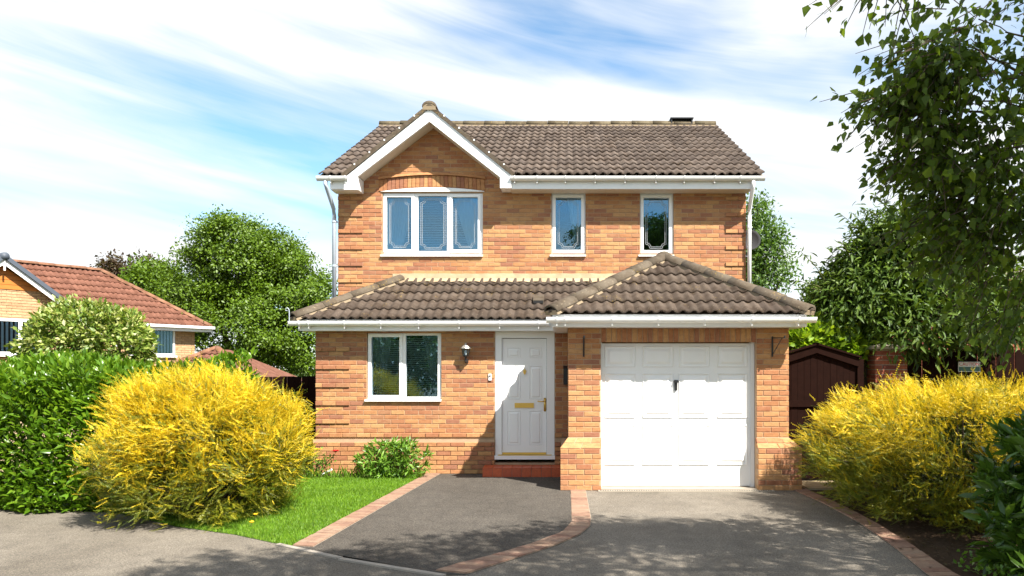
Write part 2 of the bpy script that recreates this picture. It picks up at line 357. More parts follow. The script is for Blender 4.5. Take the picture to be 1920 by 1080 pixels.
# ================================================================== SETTING: ground
def ground():
    xs = np.concatenate([np.linspace(-900, -60, 10), np.linspace(-50, 50, 101), np.linspace(60, 900, 10)])
    ys = np.concatenate([np.linspace(-60, -5, 6), np.linspace(-4, 60, 65), np.linspace(80, 1500, 12)])
    Xg, Yg = np.meshgrid(xs, ys); s = np.clip((-Xg-5.5)/4.5, 0, 1)*np.clip((Yg-12.5)/4, 0, 1); s = s*s*(3-2*s)
    Z = -.03-2.1*s; V = np.stack([Xg, Yg, Z], -1).reshape(-1, 3); nx = len(xs); T = []
    for j in range(len(ys)-1):
        for i in range(nx-1):
            a = j*nx+i; T += [(a, a+1, a+nx+1), (a, a+nx+1, a+nx)]
    o = place('ground', tri_mesh('ground', V, A(T)), 'far_ground'); structure(o)
ground()
GY, LY, UY = 10.6, 12.2, 13.4                        # front planes of the garage, the ground floor and the upper floor
inner = [G_(*p) for p in [(1069, 913), (1071, 980), (1054, 998.6), (1003, 1018.6), (930, 1040.5), (857.5, 1058.7), (815.5, 1071.5)]]
outer = [G_(*p) for p in [(1096, 913), (1109, 975), (1107, 987.6), (1087, 1004), (1040, 1024), (967, 1048), (876, 1077)]]
inner[0] = (inner[0][0], 10.55); outer[0] = (outer[0][0]+.01, 10.55)
redge_in = [(3.24, 10.52)]+[G_(*p) for p in [(1544, 945), (1607, 979), (1669.6, 1022), (1737, 1077.6)]]+[(3.12, 4.6), (3.05, 2.5), (3.0, -2)]
redge_out = [(3.45, 10.58)]+[G_(*p) for p in [(1592.6, 955), (1645.5, 983.7), (1708, 1022), (1783, 1073)]]+[(3.35, 4.6), (3.28, 2.5), (3.23, -2)]
L0, L1 = (-2.30, 12.2), G_(548, 1024)                # outer line of the left edging
def off(p, q, d):
    v = Vector((q[0]-p[0], q[1]-p[1])).normalized(); return (-v.y*d, v.x*d)
ox, oy = off(L0, L1, .225); LI0, LI1 = (L0[0]+ox, L0[1]), (L1[0]+ox, L1[1]+oy-.03)
kerbL = [G_(524, 1021), G_(644, 1047), G_(841, 1079)]
road = [(-60, 9.15), (-6.4, 9.1), (-5.4, 8.85), G_(330, 985), G_(440, 1000), kerbL[0], kerbL[1], kerbL[2], outer[-1]]+[p for p in reversed(outer[:-1])]+[(.4, 10.95), (3.2, 10.95)]+redge_in+[(3.0, -40), (-60, -40)]
structure(flat_poly('road', road, 0.0, 'asphalt_grey'))
panel = [L0, L1, kerbL[0], kerbL[1], kerbL[2], outer[-1]]+list(reversed(inner))+[(inner[0][0], 12.2)]
structure(flat_poly('driveway', panel, .004, 'asphalt_dark'))
lawn = [(-5.6, 12.15), (L0[0], 12.15), L0, L1, kerbL[0], G_(440, 1003), G_(330, 988), (-5.4, 8.87)]
structure(flat_poly('lawn', lawn, .004, 'turf'))
bed = [p for p in redge_out]+[(9, -2), (12, 6), (12, 14), (3.45, 14)]
structure(flat_poly('flower_bed', bed, .0, 'soil'))
wall_bed = [(-4.6, 12.2), (-2.25, 12.2), (-2.45, 11.72), (-3.2, 11.75), (-4.6, 11.7)]
structure(flat_poly('wall_bed', wall_bed, .01, 'soil'))
def grass():
    n = 95000; P = np.stack([RNG.uniform(-5.2, -2.2, n), RNG.uniform(7.0, 12.1, n), np.full(n, .004)], 1)
    keep = inside_poly(P, lawn) & ~inside_poly(P, wall_bed); P = P[keep]; n = len(P)
    D = RNG.normal(size=(n, 3))*.45+A([0, 0, 1.0]); L = RNG.uniform(.020, .045, n)
    tv = A([[-.5, 0, 0], [.5, 0, 0], [0, 1, .12]], float); tf = A([[0, 1, 2]])
    o = scatter('grass', None, [(tv, tf)], frames(D, L, L*.16+.002), P, 'grass')[0]
    tag(o, 'short bright green grass of the small front lawn', 'grass')
grass()
# ------------------------------------------------------------------ edgings
def resample(pts, step):
    pts = [Vector((*p, 0)) for p in pts]; d = [0]
    for a, b in zip(pts, pts[1:]): d.append(d[-1]+(b-a).length)
    n = max(1, round(d[-1]/step)); out = []
    for k in range(n+1):
        s = d[-1]*k/n; i = max(0, min(len(pts)-2, next((j for j in range(len(d)-1) if d[j+1] >= s-1e-9), len(pts)-2)))
        out.append(pts[i].lerp(pts[i+1], (s-d[i])/max(1e-9, d[i+1]-d[i])))
    return out
def edging(name, a, b, step=.108):
    n = max(1, round(max(sum((Vector(p)-Vector(q)).length for p, q in zip(a, a[1:])), 0)/step)); 
    ra = resample(a, sum((Vector(p)-Vector(q)).length for p, q in zip(a, a[1:]))/n); rb = resample(b, sum((Vector(p)-Vector(q)).length for p, q in zip(b, b[1:]))/n)
    base = MB()
    for k in range(n): base.add([(*ra[k].xy, .005), (*ra[k+1].xy, .005), (*rb[k+1].xy, .005), (*rb[k].xy, .005)], [(0, 1, 2, 3)])
    root = structure(base.build(name, 'mortar_grey'))
    for k in range(n):
        q = [ra[k], ra[k+1], rb[k+1], rb[k]]; c = sum(q, Vector())/4; h = .017+random.uniform(-.003, .003)
        top = [c+(p-c)*.955 for p in q]; top = [p+(c-p).normalized()*.001 for p in top]; g = [c+(p-c)*.93 for p in q]
        m = MB().add([(p.x, p.y, 0) for p in top]+[(p.x, p.y, h-.004) for p in top]+[(p.x, p.y, h+random.uniform(-.001, .001)) for p in g],
                     [(0, 1, 5, 4), (1, 2, 6, 5), (2, 3, 7, 6), (3, 0, 4, 7), (4, 5, 9, 8), (5, 6, 10, 9), (6, 7, 11, 10), (7, 4, 8, 11), (8, 9, 10, 11)])
        m.build('paver', 'paver', root)
    return root
edging('lawn_edging', [L0, L1], [LI0, LI1])
edging('driveway_edging', inner, outer, .112)
edging('bed_edging', redge_in[:6], redge_out[:6], .118)
kroot = structure(MB().add([(*kerbL[0], .004), (*kerbL[1], .004), (*kerbL[2], .004)], [(0, 1, 2)]).build('kerb', 'mortar_grey'))
for a, b, s in ((kerbL[0], kerbL[1], 0), (kerbL[1], kerbL[2], .02)):
    a = Vector(a); b = Vector(b); d = (b-a).normalized(); nn = Vector((-d.y, d.x)); a = a+d*.005; b = b-d*.008; a -= nn*s; b -= nn*s
    m = MB(); q = [a, b, b-nn*.055, a-nn*.055]
    m.add([(p.x, p.y, -.02) for p in q]+[(p.x, p.y, .016) for p in q], [(0, 1, 5, 4), (1, 2, 6, 5), (2, 3, 7, 6), (3, 0, 4, 7), (4, 5, 6, 7)]).build('kerb_stone', 'kerb_stone', kroot)
# flagstones in front of the gate, concrete lip and drain before the garage
fl = structure(MB().box(3.46, 4.5, 10.55, 11.28, -.02, .008).build('paving', 'mortar_grey'))
for i in range(2):
    for j in range(2):
        x0 = 3.47+i*.52; y0 = 10.56+j*.36; MB().box(x0, x0+.505, y0, y0+.345, 0, .026+random.uniform(-.003, .003)).build('slab', 'flagstone', fl)
structure(MB().box(.5, 2.72, 10.5, 10.98, -.02, .022).build('garage_threshold', 'concrete'))
dr = thing('drain_channel', 'narrow slotted drain channel across the foot of the garage door', 'drain', (1.6, 10.45, 0))
MB().box(.45, 2.95, 10.40, 10.49, -.02, .012).build('channel', 'concrete', dr)
dm = MB()
for k in range(72): dm.box(.48+k*.034, .48+k*.034+.018, 10.425, 10.465, .006, .0135)
stuff(dm.build('slot', 'near_black', dr))
# ================================================================== HOUSE
house = thing('house', 'two-storey orange brick house with brown tiled roofs, white gable boards and garage', 'house', (-.4, 12.2, 0))
HX0, HX1 = -4.16, 3.27
CH, BL = .075, .2275
def split_boxes(m, x0, x1, z0, z1, holes, y0, y1):   # a slab in the xz plane with rectangular holes
    xs = sorted({x0, x1, *[min(max(v, x0), x1) for h in holes for v in h[:2]]}); zs = sorted({z0, z1, *[min(max(v, z0), z1) for h in holes for v in h[2:]]})
    for zi in range(len(zs)-1):
        run = None
        for xi in range(len(xs)-1):
            cx, cz = (xs[xi]+xs[xi+1])/2, (zs[zi]+zs[zi+1])/2; solid = not any(h[0] < cx < h[1] and h[2] < cz < h[3] for h in holes)
            if solid: run = xs[xi] if run is None else run
            if run is not None and (not solid or xi == len(xs)-2):
                m.box(run, xs[xi+1] if solid else xs[xi], y0, y1, zs[zi], zs[zi+1]); run = None
    return m
def brick_mesh_data(l, h, d=.10, c=.004):
    x, z = l/2, h/2
    v = [(-x, d, -z), (x, d, -z), (x, d, z), (-x, d, z), (-x, c, -z), (x, c, -z), (x, c, z), (-x, c, z), (-x+c, 0, -z+c), (x-c, 0, -z+c), (x-c, 0, z-c), (-x+c, 0, z-c)]
    f = [(0, 1, 5, 4), (1, 2, 6, 5), (2, 3, 7, 6), (3, 0, 4, 7), (4, 5, 9, 8), (5, 6, 10, 9), (6, 7, 11, 10), (7, 4, 8, 11), (8, 9, 10, 11)]
    return v, f
BR_LEFT = [300]; BRICK_ME = {}
class Bricks:                                        # bricks of one wall face
    def __init__(s): s.p = []
    def put(s, c, l, h, rot=0.0, tilt=0.0, sol=False): s.p.append((c, l, h, rot, tilt, sol))
    def course_wall(s, x0, x1, z0, z1, holes, Y, proj=None, span=None, rot=0.0, origin=None, phase=0.0):
        """stretcher bond on a wall; proj(x, z) pushes a brick forward; span(z) limits the row; origin/rot for side walls"""
        k0 = int(round(z0/CH)); k1 = int(math.floor(z1/CH+.35))
        for k in range(k0, k1):
            za = k*CH; zc = za+CH/2; iv = [span(zc) if span else (x0, x1)]
            if iv[0] is None: continue
            for h in holes:
                if h[2] < zc < h[3]:
                    nv = []
                    for a, b in iv:
                        if h[1] <= a or h[0] >= b: nv.append((a, b)); continue
                        if h[0] > a: nv.append((a, h[0]))
                        if h[1] < b: nv.append((h[1], b))
                    iv = nv
            for a, b in iv:
                st = x0+phase-(BL/2 if k % 2 else 0); i = math.floor((a-st)/BL)
                while st+i*BL < b-1e-6:
                    p, q = max(a, st+i*BL), min(b, st+(i+1)*BL); i += 1
                    if q-p < .03: continue
                    l = round((q-p-.010)*200)/200; xc = (p+q)/2; yo = -(proj(xc, zc) if proj else 0)+random.uniform(-.0016, .0016)
                    c = (xc, Y+yo, zc) if origin is None else None
                    if origin is not None:
                        d = Vector((math.cos(rot), math.sin(rot), 0)); nn = Vector((-math.sin(rot), math.cos(rot), 0)); c = tuple(Vector(origin)+d*xc+nn*yo+Vector((0, 0, zc)))
                    s.put(c, l, .065, rot)
    def build(s, parent, mat='brick', single=True, name='brick'):
        m = MB(); rnd = []
        for c, l, h, rot, tilt, sol in s.p:
            mx = Matrix.Translation(c) @ Matrix.Rotation(rot+random.uniform(-.004, .004), 4, 'Z') @ Matrix.Rotation(tilt, 4, 'Y')
            if single and BR_LEFT[0] > 0:
                BR_LEFT[0] -= 1; key = (l, h, mat)
                if key not in BRICK_ME:
                    me = bpy.data.meshes.new('brick'); me.from_pydata(*brick_mesh_data(l, h)[:1], [], brick_mesh_data(l, h)[1]); me.materials.append(M[mat]); BRICK_ME[key] = me
                place('brick', BRICK_ME[key], None, parent, matrix=mx)
            else:
                v, f = brick_mesh_data(l, h); m.add([mx @ Vector(p) for p in v], f); r = random.random(); rnd += [r]*len(v)
        if m.v: stuff(m.build('brickwork' if name == 'brick' else name, mat, parent, rnd=rnd))
# ---- garage front: piers with splayed plinths and a soldier course over the door
GX = (.023, .50, 2.735, 3.205)
gw = MB(); gw.box(GX[0]+.004, GX[1]-.004, GY+.007, GY+.35, 0, 2.42).box(GX[2]+.004, GX[3]-.004, GY+.007, GY+.35, 0, 2.42).box(GX[1]-.004, GX[2]+.004, GY+.007, GY+.25, 2.125, 2.42)
gw.box(-.083, .496, GY-.093, GY+.006, 0, .59).box(2.739, 3.36, GY-.093, GY+.006, 0, .59).box(-.083, .02, GY+.006, LY, 0, .59).box(3.21, 3.36, GY+.006, LY+1.2, 0, .59)
gw.box(GX[0]+.005, GX[0]+.2, GY+.35, UY+.1, 0, 2.42).box(GX[3]-.2, GX[3]-.005, GY+.35, UY+.1, 0, 2.42)
gwall = gw.build('garage_wall', 'mortar', house)
gb = Bricks()
for a, b, ph in ((GX[0], GX[1], 0), (GX[2], GX[3], .1)):
    gb.course_wall(a, b, .75, 2.325, [], GY, phase=ph)
for a, b in ((-.09, GX[1]), (GX[2], 3.367)):
    gb.course_wall(a, b, 0, .60, [], GY-.1)
    pass
for i in range(30):
    x0 = GX[1]+i*.0745; gb.put((x0+.037, GY-.001+random.uniform(-.001, .001), 2.2225), .198, .0645, 0, math.pi/2)
gb.build(gwall)
def splay(xa0, xa1, xb0, xb1):                       # two courses of sloping plinth bricks: left edge xa0 > xa1, right edge xb0 > xb1
    zz0, zz1 = .602, .748
    for row in range(2):
        cuts = ([0, .5, 1] if row == 0 else [0, .28, .72, 1]); f0, f1 = row*.5+.03, row*.5+.47
        for u0, u1 in zip(cuts, cuts[1:]):
            V = []
            for f in (f0, f1):
                x0_, x1_ = xa0+(xa1-xa0)*f, xb0+(xb1-xb0)*f; y_ = GY-.1+.1*f; z_ = zz0+(zz1-zz0)*f
                pa_, pb_ = x0_+(x1_-x0_)*u0+(.005 if u0 else 0), x0_+(x1_-x0_)*u1-(.005 if u1 < 1 else 0)
                V += [(pa_, y_, z_), (pb_, y_, z_), (pb_, GY+.05, z_), (pa_, GY+.05, z_)]
            MB().add(V, [(0, 1, 5, 4), (1, 2, 6, 5), (2, 3, 7, 6), (3, 0, 4, 7), (4, 5, 6, 7), (0, 3, 2, 1)]).build('brick', 'brick', gwall); BR_LEFT[0] -= 1
    MB().add([(xa0+.006, GY-.093, .592), (xb0-.006, GY-.093, .592), (xb0-.006, GY+.05, .592), (xa0+.006, GY+.05, .592), (xa1+.006, GY+.006, .752), (xb1-.006, GY+.006, .752), (xb1-.006, GY+.05, .752), (xa1+.006, GY+.05, .752)],
             [(0, 1, 5, 4), (1, 2, 6, 5), (3, 0, 4, 7)]).build('plinth_mortar', 'mortar', gwall)
splay(-.09, GX[0], GX[1], GX[1]); splay(GX[2], GX[2], 3.367, GX[3])
sideb = Bricks()
sideb.course_wall(0, LY-GY, 0, 2.42, [], 0, rot=-math.pi/2, origin=(GX[0], LY, 0)); sideb.course_wall(0, UY+.1-GY, 0, 2.42, [], 0, rot=math.pi/2, origin=(GX[3], GY, 0))
gb_inner = sideb.build(gwall, single=False)
# ---- ground-floor wall with the living-room window and the front door
LW = (X_(688, LY), X_(827, LY), Z_(750, LY), Z_(623, LY)); DO = (X_(928, LY), X_(1040, LY), .18, 2.38)
lw = split_boxes(MB(), HX0+.005, GX[0]+.03, 0, 2.40, [LW, DO], LY+.007, LY+.25).box(HX0-.03, DO[0]-.002, LY-.03, LY+.006, 0, .57)
lwall = lw.build('ground_floor_wall', 'mortar', house)
def lproj(x, z):
    k = int(z/CH)
    if k < 7: return .05
    if k == 7: return .042
    if k == 8: return .02
    return .022 if (x < HX0+.47 and k in (11, 15, 19, 23, 27)) else 0
lb = Bricks(); lb.course_wall(HX0-.03, GX[0]-.0, 0, .56, [DO], LY, lproj); lb.course_wall(HX0, GX[0], .60, 2.40, [LW, DO], LY, lproj)
lb.p.sort(key=lambda p: (abs(p[0][0]+2.4)+abs(p[0][2]-1.1)*1.5)); lb.build(lwall)
# ---- upper wall with the front gable
AX = X_(806, 13.03); UW = (X_(717, UY), X_(905, UY), Z_(479, UY), Z_(359, UY)); U1 = (X_(1034, UY), X_(1098, UY), Z_(479, UY), 4.945); U2 = (X_(1200, UY), X_(1263, UY), Z_(479, UY), 4.945)
ZS = 4.945; AZ = Z_(229, UY)+.03; SL = .79
uw = split_boxes(MB(), HX0+.005, HX1-.005, 2.4, ZS, [UW, U1, U2], UY+.007, UY+.25)
uw.prism([(AX-(AZ-ZS)/SL, ZS), (AX+(AZ-ZS)/SL, ZS), (AX, AZ)], UY+.007, UY+.25)
uwall = uw.build('upper_wall', 'mortar', house)
def arch_z(x, base, rise): 
    u = (x-AX)/.94; return base+rise*(1-u*u)
ARX = (X_(711, UY), X_(909, UY))
def uproj(x, z):
    k = int(round(z/CH-.5)); return .022 if ((x < HX0+.455 or x > HX1-.455) and k % 4 == 0) else 0
ub = Bricks(); archhole = (ARX[0], ARX[1], Z_(359, UY)-.01, Z_(327, UY))
ub.course_wall(HX0, HX1, 2.4, ZS, [UW, U1, U2, archhole], UY, uproj)
def gspan(z):
    w = (AZ-z)/SL-.02
    return (AX-w, AX+w) if w > .06 else None
ub.course_wall(HX0, HX1, ZS+.03, AZ, [archhole], UY, None, gspan)
na = 26
for i in range(na):
    x = ARX[0]+(i+.5)*(ARX[1]-ARX[0])/na; zb = arch_z(x, Z_(358.5, UY), .075); an = -(x-AX)*.10
    ub.put((x, UY-.012, zb+.105), .205, (ARX[1]-ARX[0])/na-.008, 0, math.pi/2+an)
ub.build(uwall)
am = MB(); n = 24
for i in range(n):                                   # moulded string course over the arch
    x0 = ARX[0]-.01+i*(ARX[1]-ARX[0]+.02)/n; x1 = x0+(ARX[1]-ARX[0]+.02)/n; z0 = arch_z(x0, Z_(358.5, UY), .075)+.215; z1 = arch_z(x1, Z_(358.5, UY), .075)+.215
    am.add([(x0, UY-.045, z0), (x1, UY-.045, z1), (x1, UY+.05, z1), (x0, UY+.05, z0), (x0, UY-.03, z0+.045), (x1, UY-.03, z1+.045), (x1, UY+.05, z1+.06), (x0, UY+.05, z0+.06)],
           [(0, 3, 2, 1), (4, 5, 6, 7), (0, 1, 5, 4)]+([(3, 0, 4, 7)] if i == 0 else [])+([(1, 2, 6, 5)] if i == n-1 else []))
am.build('arch_moulding', 'brick', uwall)
fillers = MB()                                       # cut brickwork between the arch and the courses around it
fillers.prism([(ARX[0]-.005, Z_(360, UY)), (ARX[0]-.005, Z_(326, UY)), (ARX[1]+.005, Z_(326, UY)), (ARX[1]+.005, Z_(360, UY))], UY+.004, UY+.0065)
fillers.build('arch_backing', 'brick', uwall)
wp = MB().prism([(UW[0]-.03, Z_(359.5, UY)), (UW[1]+.03, Z_(359.5, UY))]+[(UW[1]+.03-(UW[1]-UW[0]+.06)*i/16, arch_z(UW[1]+.03-(UW[1]-UW[0]+.06)*i/16, Z_(359, UY), .07)) for i in range(17)], UY-.02, UY+.04)
wp.build('window_head', 'pvc', house)
# ---- side and back walls
sd = MB().box(HX0+.006, HX0+.2, LY+.25, UY+.007, 0, 2.42).box(HX0+.006, HX0+.2, UY+.25, 21.2, 0, 4.96).box(HX1-.2, HX1-.006, UY+.25, 21.2, 0, 4.96).box(HX0, HX1, 21.2, 21.4, 0, 4.96)
RP = math.tan(math.radians(28)); EY, EZ = 13.05, 5.154; RY = 17.3; RZ = EZ+(RY-EY)*RP
for x in (HX0, HX1-.2): sd.prismx([(UY+.26, 4.96), (21.2, 4.96), (RY, RZ-.12)], x+.006, x+.194)
swall = sd.build('side_wall', 'mortar', house)
sb = Bricks(); sb.course_wall(0, 21.3-LY, 0, 4.9, [], 0, rot=-math.pi/2, origin=(HX0, 21.3, 0), span=lambda z: (0, 21.3-LY) if z < 2.4 else (0, 21.3-UY))
sb.course_wall(0, 21.3-UY, 2.3, 4.9, [], 0, rot=math.pi/2, origin=(HX1, UY, 0)); sb.build(swall, single=False)
MB().box(HX0+.3, HX1-.3, 16.0, 16.05, 0, 4.9).box(HX0+.3, HX1-.3, UY+.3, 16, 2.62, 2.66).box(HX0+.3, HX1-.3, UY+.3, 16, 4.90, 4.93).box(-.9, -.85, UY+.3, 16, 2.7, 4.9).box(1.2, 1.25, UY+.3, 16, 2.7, 4.9).build('room', 'room', house)
# ---- windows
def strip(m, pts, w, y, closed=True):                # flat lead lines on a pane
    n = len(pts)
    for i in range(n if closed else n-1):
        a, b = Vector(pts[i]), Vector(pts[(i+1) % n]); d = (b-a).normalized()*w/2; q = Vector((-d.y, d.x)); a2, b2 = a-d, b+d
        c = [a2-q, b2-q, b2+q, a2+q]; m.add([(p.x, y, p.y) for p in c]+[(p.x, y+.006, p.y) for p in c], [(0, 1, 2, 3), (0, 4, 5, 1), (2, 6, 7, 3)])
def lead_pattern(m, x0, x1, z0, z1, y):
    for ins, cut in ((.042, .075), (.068, .07)):
        a, b, c, d = x0+ins, x1-ins, z0+ins, z1-ins
        pts = []
        for (cx, cz, sx, sz) in ((a, c, 1, 1), (b, c, -1, 1), (b, d, -1, -1), (a, d, 1, -1)):
            arc = [(cx+sx*cut*math.cos(t), cz+sz*cut*math.sin(t)) for t in [math.pi/2*i/4 for i in range(5)]]
            pts += arc[::-1] if sx*sz > 0 else arc
        strip(m, pts, .0040, y)
def window(hole, Y, panes, casements, sill, lead=True, name='window'):
    x0, x1, z0, z1 = hole; f = split_boxes(MB(), x0+.004, x1-.004, z0+.03, z1-.004, panes, Y+.045, Y+.115)
    w = f.build(name, 'pvc', house)
    for c in casements: MB().frame(c[0]-.052, c[1]+.052, Y+.028, Y+.0445, c[2]-.052, c[3]+.052, .052).build('casement', 'pvc', w)
    for p in panes: MB().box(p[0]-.01, p[1]+.01, Y+.085, Y+.093, p[2]-.01, p[3]+.01).build('pane', 'glass', w)
    MB().prismx([(Y-.045, z0-.022), (Y-.045, z0+.006), (Y+.11, z0+.03), (Y+.11, z0-.022)], x0-.03, x1+.005).build('sill', 'pvc', w)
    if lead:
        m = MB()
        for p in panes: lead_pattern(m, *p, Y+.078)
        m.build('lead_strips', 'lead', w)
    return w
def pp(a, b, c, d, Y): return (X_(a, Y), X_(b, Y), Z_(d, Y), Z_(c, Y))
up3 = [pp(725.4, 772.3, 370, 468, UY+.06), pp(784.3, 838.5, 367.5, 471, UY+.06), pp(849, 896.3, 370, 468.5, UY+.06)]
window((UW[0], UW[1], UW[2], Z_(361, UY)), UY, up3, [up3[0], up3[2]], True)
u1 = [pp(1042, 1089.5, 371, 469, UY+.06)]; window(U1, UY, u1, u1, True)
u2 = [pp(1206.5, 1254, 371.5, 469.5, UY+.06)]; window(U2, UY, u2, u2, True)
lp = [pp(697, 749.5, 632, 741, LY+.06), pp(761.5, 821, 629, 744, LY+.06)]; window(LW, LY, lp, lp[:1], True, False)
# ---- front door
door_f = MB(); YD = LY+.05
split_boxes(door_f, DO[0]+.004, DO[1]-.004, Z_(860, LY), DO[3]-.01, [(X_(941, YD), X_(1025, YD), Z_(853, YD), Z_(634, YD))], LY+.02, LY+.13)
door_f.box(DO[0]-.005, DO[1]+.005, LY-.04, LY+.02, Z_(861, LY), Z_(854, LY)); dframe = door_f.build('door_frame', 'door_white', house)
YL = LY+.06
dx0, dx1, dz0, dz1 = X_(941.5, YL), X_(1024.5, YL), Z_(852, YL), Z_(635, YL)
leaf = MB().box(dx0, dx1, YL, YL+.05, dz0, dz1).build('front_door', 'door_white', house)
def raised_panel(x0, x1, z0, z1, y, parent, mat, sunk=.012, edge=.018):
    m = MB(); e = edge
    def ring(i, yy): return [(x0+i, yy, z0+i), (x1-i, yy, z0+i), (x1-i, yy, z1-i), (x0+i, yy, z1-i)]
    rings = [ring(0, y-.001), ring(e*.3, y-sunk*.8), ring(e*.8, y-.002), ring(e*1.5, y-.003), ring(e*2.6, y-sunk)]
    v = sum(rings, []); f = []
    for r in range(len(rings)-1):
        for k in range(4): f.append((r*4+k, r*4+(k+1) % 4, r*4+4+(k+1) % 4, r*4+4+k))
    f.append((16, 17, 18, 19)); m.add(v, f); return m.build('panel', mat, parent)
for (a, b) in ((951, 975.5), (992.5, 1016)):
    for (c, d) in ((652, 671), (686, 748), (770, 834)): raised_panel(X_(a, YL), X_(b, YL), Z_(d, YL), Z_(c, YL), YL, leaf, 'door_white')
MB().box(X_(965, YL), X_(1001, YL), YL-.018, YL-.001, Z_(764.5, YL), Z_(755.5, YL)).box(X_(968, YL), X_(998, YL), YL-.024, YL-.018, Z_(763, YL), Z_(757, YL)).build('letter_plate', 'brass', leaf)
h = MB().box(X_(1019.5, YL), X_(1024, YL), YL-.012, YL-.001, Z_(771, YL), Z_(746, YL)); h.tube([(X_(1022, YL), YL-.01, Z_(752, YL)), (X_(1022, YL), YL-.05, Z_(752, YL)), (X_(1015, YL), YL-.055, Z_(752.5, YL)), (X_(1008, YL), YL-.05, Z_(752, YL))], .009, 8); h.build('door_handle', 'brass', leaf, True)
kx, kz = X_(984, YL), Z_(697, YL)
kn = MB().prism([(kx-.028, kz+.02), (kx-.02, kz-.02), (kx, kz-.055), (kx+.02, kz-.02), (kx+.028, kz+.02), (kx+.012, kz+.03), (kx, kz+.06), (kx-.012, kz+.03)], YL-.014, YL-.001)
kn.tube([(kx-.02, YL-.03, kz+.015), (kx-.016, YL-.034, kz-.02), (kx, YL-.036, kz-.035), (kx+.016, YL-.034, kz-.02), (kx+.02, YL-.03, kz+.015)], .006, 6); kn.build('door_knocker', 'brass', leaf)
MB().box(dx0+.005, dx1-.005, YL-.02, YL-.001, dz0+.004, dz0+.035).build('weather_bar', 'brass', leaf); MB().box(DO[0]+.05, DO[1]-.05, LY-.02, LY+.02, Z_(853.8, LY), Z_(852.5, LY)).build('threshold', 'brass', house)
# ---- step
st = MB().box(-1.335, -.09, 11.80, LY-.055, 0, .135).build('doorstep', 'mortar_grey', house)
for i in range(8):
    x0 = -1.345+i*.1575; MB().box(x0+.003, x0+.1545, 11.785, LY-.05, .136, .152).build('step_tile', 'quarry_tile', st); MB().box(x0+.003, x0+.1545, 11.785, 11.799, .004, .133).build('step_tile', 'quarry_tile', st)
# ---- garage door
YG = GY+.13
gdx0, gdx1, gdz0, gdz1 = X_(1129, YG), X_(1406, YG), .03, 2.12
MB().box(GX[1]+.0, gdx0-.004, YG-.02, YG+.08, .02, 2.124).build('garage_frame', 'pvc', house); MB().box(gdx1+.004, GX[2], YG-.02, YG+.08, .02, 2.124).build('garage_frame', 'pvc', house)
gd = MB().box(gdx0, gdx1, YG, YG+.05, gdz0, gdz1-.01).build('garage_door', 'garage_white', house)
for (a, b) in ((1133.3, 1191.4), (1204.2, 1262.3), (1272.4, 1330), (1344.3, 1400.8)):
    for (c, d) in ((649, 688.5), (700, 783.5), (796, 872)): raised_panel(X_(a, YG), X_(b, YG), Z_(d, YG), Z_(c, YG), YG, gd, 'garage_white', .02, .03)
hx, hz = X_(1267, YG), Z_(722, YG)
hh = MB().prism([(hx-.035, hz+.055), (hx-.022, hz+.075), (hx+.022, hz+.075), (hx+.035, hz+.055), (hx+.03, hz+.035), (hx-.03, hz+.035)], YG-.05, YG-.001).prism([(hx-.022, hz+.035), (hx+.022, hz+.035), (hx+.02, hz-.07), (hx, hz-.085), (hx-.02, hz-.07)], YG-.03, YG-.001)
hh.build('garage_handle', 'black_metal', gd)
